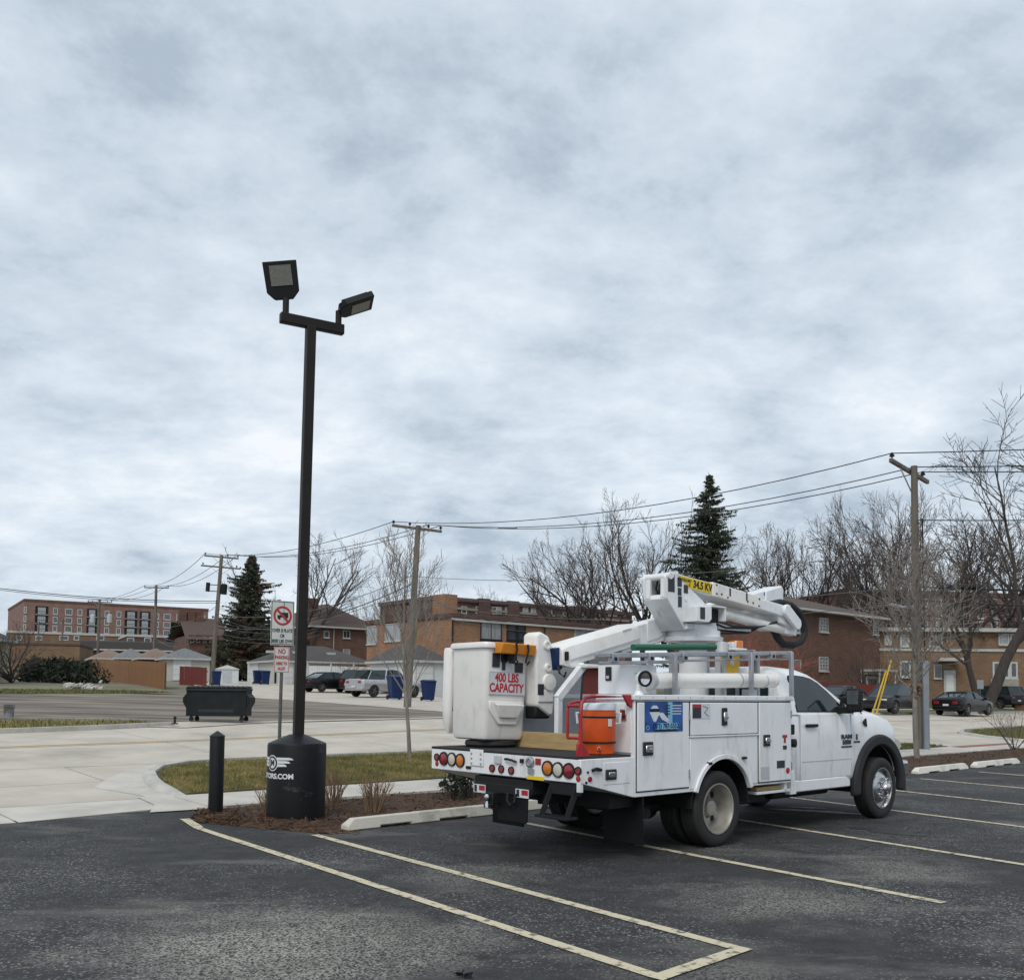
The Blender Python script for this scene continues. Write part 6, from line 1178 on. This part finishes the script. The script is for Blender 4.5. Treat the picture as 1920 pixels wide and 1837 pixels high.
# orange brick apartments
o_=Bld('apartment_building','long two-storey orange brick building with flat roof behind the truck','building' and 845,80,48) if False else Bld('apartment_building','long two-storey orange brick building with flat roof behind the truck',845,80,48)
Hh=o_.fz(845,1156); o_.walls(o_.fx(1172),12.5,Hh,'brickO'); o_.parapet('brickD',.32,.18)
MB().box(-.1,o_.L+.1,-.22,-.10,Hh-.28,Hh-.1).build('gutter','trim',o_.t)
o_.winpx(902,1166,939,1198,bars=(2,1),pane='curtain',frame='black',sill=True); o_.winpx(951,1167,984,1199,bars=(2,2),frame='black'); o_.winpx(1078,1177,1108,1203,bars=(2,1),pane='curtain'); o_.winpx(1118,1178,1140,1203,bars=(2,1))
o_.winpx(724,1170,752,1200,face='s',bars=(2,1),pane='curtain'); o_.winpx(728,1240,756,1270,face='s',bars=(2,1),pane='curtain'); o_.winpx(690,1175,706,1206,face='s',pane='curtain')
o_.winpx(905,1245,938,1280,bars=(2,1)); o_.winpx(1080,1250,1108,1280,bars=(2,1))
for px in (845,968,1018): x=o_.fx(px); MB().tube([(x+.1,-.12,0),(x+.1,-.12,Hh-.2)],.06,8).build('downpipe','black',o_.t)
cx_=o_.sx(800); MB().box(1.2,2.6,2.5,4.2,Hh-.5,o_.fz(800,1102)).build('chimney','brickO',o_.t,smooth=0); MB().box(1.5,2.2,7.0,8.0,Hh-.5,Hh+1.4).build('chimney','brickD',o_.t,smooth=0)
MB().box(-.25,0,o_.sx(722)-.2,o_.sx(722)+.25,2.8,3.5).build('meter_box','panel',o_.t)
# dark brick block behind it
k_=Bld('brick_block','long dark brick block with white-trimmed windows rising behind the orange building',812,128,52); Hk=k_.fz(870,1128); k_.walls(k_.fx(1185),14,Hk,'brickD'); k_.parapet('brickD',.5,.25)
MB().box(-.1,k_.L+.1,-.14,-.02,Hk-1.1,Hk-.8).build('stone_band','stoneL',k_.t)
for px in (870,897,912,927,935,952,968,985,1000,1030,1060,1090,1120,1145,1152,1172): k_.winpx(px-4,1139+(px-930)*.018,px+4,1150+(px-930)*.018,pane='curtain' if px%3 else 'pane',fw=.1,sill=False,bars=(1,2))
for px in (905,960,1015,1075): x=k_.fx(px); MB().box(x-.9,x+.9,-.5,.2,Hk-3.2,Hk+.62).build('bay','brickD',k_.t,smooth=0)
# brown house right
h_=Bld('brick_house','two-storey brown brick house with hip roof right of the truck cab',1462,73,48); Hr=h_.fz(1540,1146); h_.walls(h_.fx(1648),10,Hr,'brickR'); h_.hip(1.7,'shingleb',.75)
h_.winpx(1536,1160,1551,1183,bars=(3,4)); h_.winpx(1536,1233,1551,1256,bars=(3,4)); h_.winpx(1637,1160,1645,1188,bars=(2,4)); h_.winpx(1480,1238,1500,1258,bars=(2,2)); h_.winpx(1480,1162,1498,1184,bars=(3,4))
dx0,dx1=h_.fx(1622),h_.fx(1645); MB().box(dx0-.2,dx1+.2,-.3,.02,2.55,2.75).build('door_hood','trim',h_.t)
pt=MB().box(dx0-.35,dx1+.5,-1.5,0,2.75,2.95).build('portico','trim',h_.t,bevel=.02,smooth=0)
for x in (dx0-.2,dx1+.35): MB().lathe([(.09,0),(.09,2.75)],(x,-1.35,0),(0,0,1),10).build('column','trim',h_.t)
o=MB().box(dx0+.1,dx1-.1,-.06,.02,.15,2.4).build('front_door','trim',h_.t); MB().box(dx0+.3,dx1-.3,-.07,-.05,.9,2.2).build('door_glass','pane',o)
MB().tube([(h_.fx(1612),-.1,0),(h_.fx(1612),-.1,3.0)],.04,6).build('downpipe','trim',h_.t)
# tan row houses
t_=Bld('row_house','tan brick row house with white string course behind the parked cars',1650,84,92); Ht=t_.fz(1780,1184); t_.walls(t_.fx(1990),11,Ht,'brickT'); 
MB().box(-.4,t_.L+.4,-.55,11.4,Ht-.02,Ht+.30).build('eaves','trim',t_.t,smooth=0); b=MB(); b.add([(-.4,-.55,Ht+.31),(t_.L+.4,-.55,Ht+.31),(t_.L+.4,11.4,Ht+.31),(-.4,11.4,Ht+.31),(3,5.4,Ht+.75),(t_.L-3,5.4,Ht+.75)],[(0,1,5,4),(1,2,5),(2,3,4,5),(3,0,4)]); b.build('roof','shingle',t_.t,smooth=0)
MB().box(-.05,t_.L+.05,-.10,.0,t_.fz(1800,1221),t_.fz(1800,1216)).build('string_course','trim',t_.t,smooth=0)
for a0,b0,a1,b1 in ((1690,1192,1702,1209),(1744,1194,1754,1210),(1756,1192,1764,1210),(1874,1190,1889,1206),(1896,1190,1901,1208)): t_.winpx(a0,b0,a1,b1,pane='curtain' if a0 in (1690,1874) else 'pane',bars=(1,2),fw=.12)
for a0,b0,a1,b1 in ((1690,1242,1704,1266),(1864,1244,1874,1268),(1879,1244,1889,1268),(1896,1244,1904,1268)): t_.winpx(a0,b0,a1,b1,pane='pane',bars=(1,1),fw=.16)
x0,x1=t_.fx(1748),t_.fx(1792); MB().box(x0,x1,-1.6,.02,t_.fz(1770,1240),t_.fz(1770,1234)).build('porch_roof','trim',t_.t)
o=MB().box(t_.fx(1768),t_.fx(1790),-.08,.02,.3,3.0).build('front_door','trim',t_.t); MB().box(t_.fx(1772),t_.fx(1786),-.1,-.07,.6,2.6).build('door_panel','wsiding',o); t_.winpx(1752,1246,1763,1270,pane='pane')
for i in range(4): MB().box(t_.fx(1762),t_.fx(1796),-1.8+.35*i,.0,.0+.001*i,.12+.16*i).build('front_step','sidewalk',t_.t)
MB().box(t_.fx(1855),t_.fx(1908),-.12,.03,0,t_.fz(1880,1272)).build('stone_plinth','stoneL',t_.t,smooth=0)
MB().box(t_.fx(1658),t_.fx(1672),-.08,.02,t_.fz(1665,1210),t_.fz(1665,1190)).build('shutter','trim',t_.t)
# dark red block behind the row houses
r_=Bld('brick_block','tall reddish brick block behind the row houses and bare trees',1585,125,80); Hq=r_.fz(1640,1112); r_.walls(r_.fx(2010),16,Hq,'brickP'); r_.parapet('brickR',.5,.2)
for ry in (1130,1152,1172):
    for px in range(1600,1930,26): r_.winpx(px,ry-6,px+8,ry+6,fw=.12,sill=True,pane='curtain' if (px+ry)%3==0 else 'pane',bars=(1,2))
# dark brick house left of the orange building
d_=Bld('brick_house','dark brick house with low hip roof behind the white garage',584,108,50); Hd=d_.fz(640,1176); d_.walls(d_.fx(705),11,Hd,'brickR'); d_.hip(3.0,'shingleb',.6)
d_.winpx(644,1183,655,1195,bars=(2,1)); d_.winpx(608,1184,616,1194); d_.winpx(644,1218,655,1230,bars=(1,1),pane='curtain'); MB().tube([(d_.fx(625),-.1,0),(d_.fx(625),-.1,Hd)],.05,6).build('downpipe','trim',d_.t); MB().box(1.0,2.3,3,4.4,Hd,Hd+3.4).build('chimney','brickR',d_.t,smooth=0)
v_=Bld('brick_house','low brown brick house end showing over the dark hip roof',578,130,60); v_.walls(v_.fx(640),9,v_.fz(600,1148),'brickR'); v_.parapet('brickD',.3)
# white garages
g_=Bld('garage','white-trimmed double garage with grey hip roof behind the dumpster',514,89,56,'garage'); Hg=g_.fz(600,1240); g_.walls(g_.fx(692),6.4,Hg,'siding'); g_.hip(1.6,'shingle',.35)
def gdoor(B_,x0,x1,z1,face='f',m='wsiding',rows=4):
    fr=MB().box(x0-.12,x1+.12,-.05,.02,0,z1+.12) if face=='f' else MB().box(-.05,.02,x0-.12,x1+.12,0,z1+.12); fo=fr.build('door_frame','trim',B_.t)
    for i in range(rows):
        z0_,z1_=z1*i/rows+.012,z1*(i+1)/rows-.012; q=MB().box(x0,x1,-.075,-.05,z0_,z1_) if face=='f' else MB().box(-.075,-.05,x0,x1,z0_,z1_); q.build('door_panel',m,fo,smooth=0)
gdoor(g_,g_.fx(522),g_.fx(550),2.1); gdoor(g_,g_.sx(486),g_.sx(467),2.0,'s'); MB().box(-.03,.0,.3,1.4,.05,2.2).build('siding_panel','siding',g_.t)
x=g_.fx(516); MB().box(x,x+.45,-.04,.02,.05,2.1).build('dark_doorway','black',g_.t)
for px in (575,590,605,620): pass
for px in (512,560,625): 
    x=g_.fx(px); MB().box(x,x+.8,1.2,1.8,Hg+.72,Hg+.95).build('roof_vent','trim',g_.t)
w_=Bld('garage','white garage with panelled door behind the young lawn tree',776,70,50,'garage'); w_.walls(w_.fx(838),6,w_.fz(800,1238),'wsiding'); w_.hip(1.2,'shingle',.3); gdoor(w_,w_.fx(782),w_.fx(812),2.15)
# vinyl fence beside the garage
vf=thing('vinyl_fence','white vinyl board fence behind the black sedan','fence',gnd(576,80),R(30)); 
for i in range(30): MB().box(i*.2+.008,i*.2+.192,0,.03,.05,1.75).build('board','wsiding',vf,smooth=0)
for i in range(4): MB().box(i*2-.06,i*2+.06,-.04,.08,0,1.95).build('post','trim',vf,bevel=.02)
# red garage seen through the truck
rg=Bld('garage','red-boarded garage glimpsed behind the truck bed',1040,58,48,'garage'); rg.walls(7,6,rg.fz(1060,1246),'redfence'); rg.hip(1.2,'shingle',.3,'redfence')
# four-storey apartment block
f_=Bld('apartment_block','long four-storey pinkish brick apartment block with recessed balconies',39,300,57); Hf=f_.fz(39,1126); f_.walls(f_.fx(389),45,Hf,'brickP'); f_.parapet('brickR',.7,.15)
def z5(x): return x*.25
rows=[Hf-2.7-2.72*i for i in range(4)]
for zc in rows:
    for x0,x1 in ((168,194),(388,428),(478,538),(572,612),(776,816),(866,906),(1156,1190),(1220,1276),(1316,1350),(1514,1536)):
        a_,b_=f_.fx(z5(x0)),f_.fx(z5(x1)); f_.win(a_+.3,b_-.3,zc-.85,zc+.75,fw=.22,bars=(3 if x1-x0>50 else 2,1),sill=True)
    for x0,x1 in ((256,354),(646,722),(930,1024),(1042,1122),(1386,1468)):
        a_,b_=f_.fx(z5(x0)),f_.fx(z5(x1)); rec=MB().box(a_,b_,-.06,.0,zc-1.35,zc+1.35).build('balcony','black',f_.t,smooth=0)
        MB().box(a_+.2*(b_-a_),a_+.8*(b_-a_),-.12,-.06,zc-1.1,zc+.95).build('balcony_glazing','curtain',rec,smooth=0); MB().box(a_,b_,-.5,.0,zc-1.4,zc-1.25).build('balcony_slab','panel',rec,smooth=0)
        MB().box(a_,b_,-.5,-.45,zc-.35,zc-.25).build('balcony_rail','black',rec,smooth=0)
# low buildings before it
e_=Bld('brick_building','low red brick building with a sloping roof left of the transformer pole',352,118,62); e_.walls(e_.fx(425),12,e_.fz(380,1190),'brickR'); b=MB(); He=e_.H; b.add([(-.5,-.6,He-.6),(e_.L+.3,-.6,He-.6),(e_.L+.3,5,He+2.4),(-.5,5,He+2.4),(-.5,12,He-.3),(e_.L+.3,12,He-.3)],[(0,1,2,3),(3,2,5,4)]); b.build('roof','shingleb',e_.t,smooth=0)
for px in (360,372,384,396): e_.winpx(px-2,1196,px+2,1203,fw=.1,sill=False); 
for px in (345,362,378): x=e_.fx(px); MB().box(x,x+.9,4,5,He+1.5,He+3.2).build('chimney','brickR',e_.t,smooth=0)
c_=Bld('shop_building','low tan shop row with white coping before the apartment block',10,170,62); c_.walls(c_.fx(232),12,c_.fz(60,1187),'brickT'); c_.parapet('trim',.35,.15)
for a0,a1 in ((32,40),(68,78),(113,127),(140,147),(182,194)): c_.winpx(a0,1193,a1,1199,sill=False,fw=.15)
c2=Bld('shop_building','grey-roofed low shop row right of the tan shops',235,165,62); c2.walls(c2.fx(345),12,c2.fz(280,1194),'brickD'); c2.parapet('trim',.35,.15)
for a0,a1 in ((240,250),(272,282),(320,327)): c2.winpx(a0,1197,a1,1203,sill=False,fw=.15)
b2_=Bld('flat_building','long low building with a dark flat-topped roof behind the garages',150,140,66); b2_.walls(b2_.fx(338),9,b2_.fz(200,1218),'brickR'); MB().box(-.3,b2_.L+.3,-.4,9,b2_.H,b2_.H+1.35).build('mansard','shingle',b2_.t,bevel=.2,smooth=0); MB().box(-.35,b2_.L+.35,-.5,-.38,b2_.H-.1,b2_.H+.12).build('fascia','trim',b2_.t)
t2=Bld('brick_building','plain tan-brown brick building left of the cedar fence',-30,112,75); t2.walls(t2.fx(150),10,t2.fz(60,1208),'brickT'); t2.parapet('shingleb',.2,.1)
for i,(px0,px1,ms,lab) in enumerate(((168,222,'rust','rust-streaked roofed garage, first of the alley row from the brick building'),(215,262,'shingleg','grey-roofed garage, second of the alley row from the brick building'),(258,312,'rust','rust-streaked roofed garage behind the fence pole'),(305,372,'shingleg','grey-roofed garage with a white door beside the red fence'))):
    q=Bld('garage',lab,px0+6,104-4*i,62,'garage','garages along the alley'); q.walls(q.fx(px1-4)*1.5,6,q.fz(px0+20,1233),'siding' if i==3 else 'brickD'); q.hip(1.05,ms,.4)
    if i==3: gdoor(q,.6,2.2,2.1,'f')
sh=Bld('shed','small white metal shed beside the transformer pole',403,82,70,'shed'); sh.walls(sh.fx(449),2.6,sh.fz(420,1254),'wsiding'); b=MB(); Hs=sh.H; b.prism([(-.1,Hs),(sh.L/2,Hs+.35),(sh.L+.1,Hs)],'y',-.1,2.7); b.build('roof','wsiding',sh.t,smooth=0); MB().box(sh.L*.3,sh.L*.7,-.03,.0,.1,Hs-.15).build('shed_door','panel',sh.t)
cr=Bld('garage','cream garage corner at the edge of the lawn by the bare bush',-200,62,88,'garage'); cr.walls(cr.fx(-62),6,cr.fz(0,1192),'cream'); cr.hip(1.4,'shingle',.35)
# fences
def fence(label,pA,pB,h,m,w=.14,group=None,top=0):
    A,Bq=Vector(pA),Vector(pB); L=(Bq-A).xy.length; rz=math.atan2(Bq.y-A.y,Bq.x-A.x); t=thing('board_fence',label,'fence',A,rz,group); n=int(L/w); me=MB().box(.006,w-.006,-.012,.012,0,h).mesh('board',smooth=0); me.materials.append(M[m]); rnd=random.Random(n); dz=Bq.z-A.z
    for i in range(n):
        o=bpy.data.objects.new('board',me); COL.objects.link(o); o.parent=t; o.location=(i*w,rnd.uniform(-.01,.01),dz*i/n-.05+rnd.uniform(-.02,.02)); o.rotation_euler=(0,0,rnd.uniform(-.03,.03))
    for k in range(int(L/2.4)+1): x=min(k*2.4,L); MB().box(x-.05,x+.05,.03,.12,dz*x/L-.1,dz*x/L+h-.05).build('post',m,t,smooth=0)
    for z in (.3,h-.35): MB().beam((0,.03,z),(L,.03,z+dz),.04,.09).build('rail',m,t,smooth=0)
    return t
fence('tall cedar board fence closing the lawn beyond the gravel lot',gnd(172,84),gnd(309,66),1.85,'fence',.15)
fence('short return of cedar boards at the fence corner',gnd(309,66),gnd(311,70),1.85,'fence',.15)
fence('dark red board fence between the alley and the transformer pole',gnd(336,76),gnd(388,73),1.45,'redfence',.15)
fence('red board fence in front of the brown house',gnd(1545,70),gnd(1655,72),1.75,'redfence',.15)
fence('reddish board gate at the end of the row houses',gnd(1904,74),gnd(1960,74),1.3,'fence',.14)
sg2=thing('parking_sign','small grey sign plate on a post before the forked tree','sign',gnd(1838,60),0); MB().tube([(0,0,-.1),(0,0,2.2)],.03,8).build('post','post',sg2); MB().box(-.2,.2,-.04,-.03,1.6,2.15).build('sign_plate','conduit',sg2,bevel=.005)
hz_=thing('rubble_heap','small pale heap of rubble on the lawn before the fence','rubble',gnd(160,62)); b=MB(); rnd=random.Random(3)
for i in range(40): 
    c=Vector((rnd.gauss(0,.6),rnd.gauss(0,.35),abs(rnd.gauss(0,.12)))); r_0=rnd.uniform(.06,.2); b.obox(c,(r_0,rnd.uniform(-.05,.05),.02),(0,r_0*.7,.03),(.02,.0,r_0*.5))
b.build('rubble_pieces','kerb',hz_,smooth=0)['kind']='stuff'
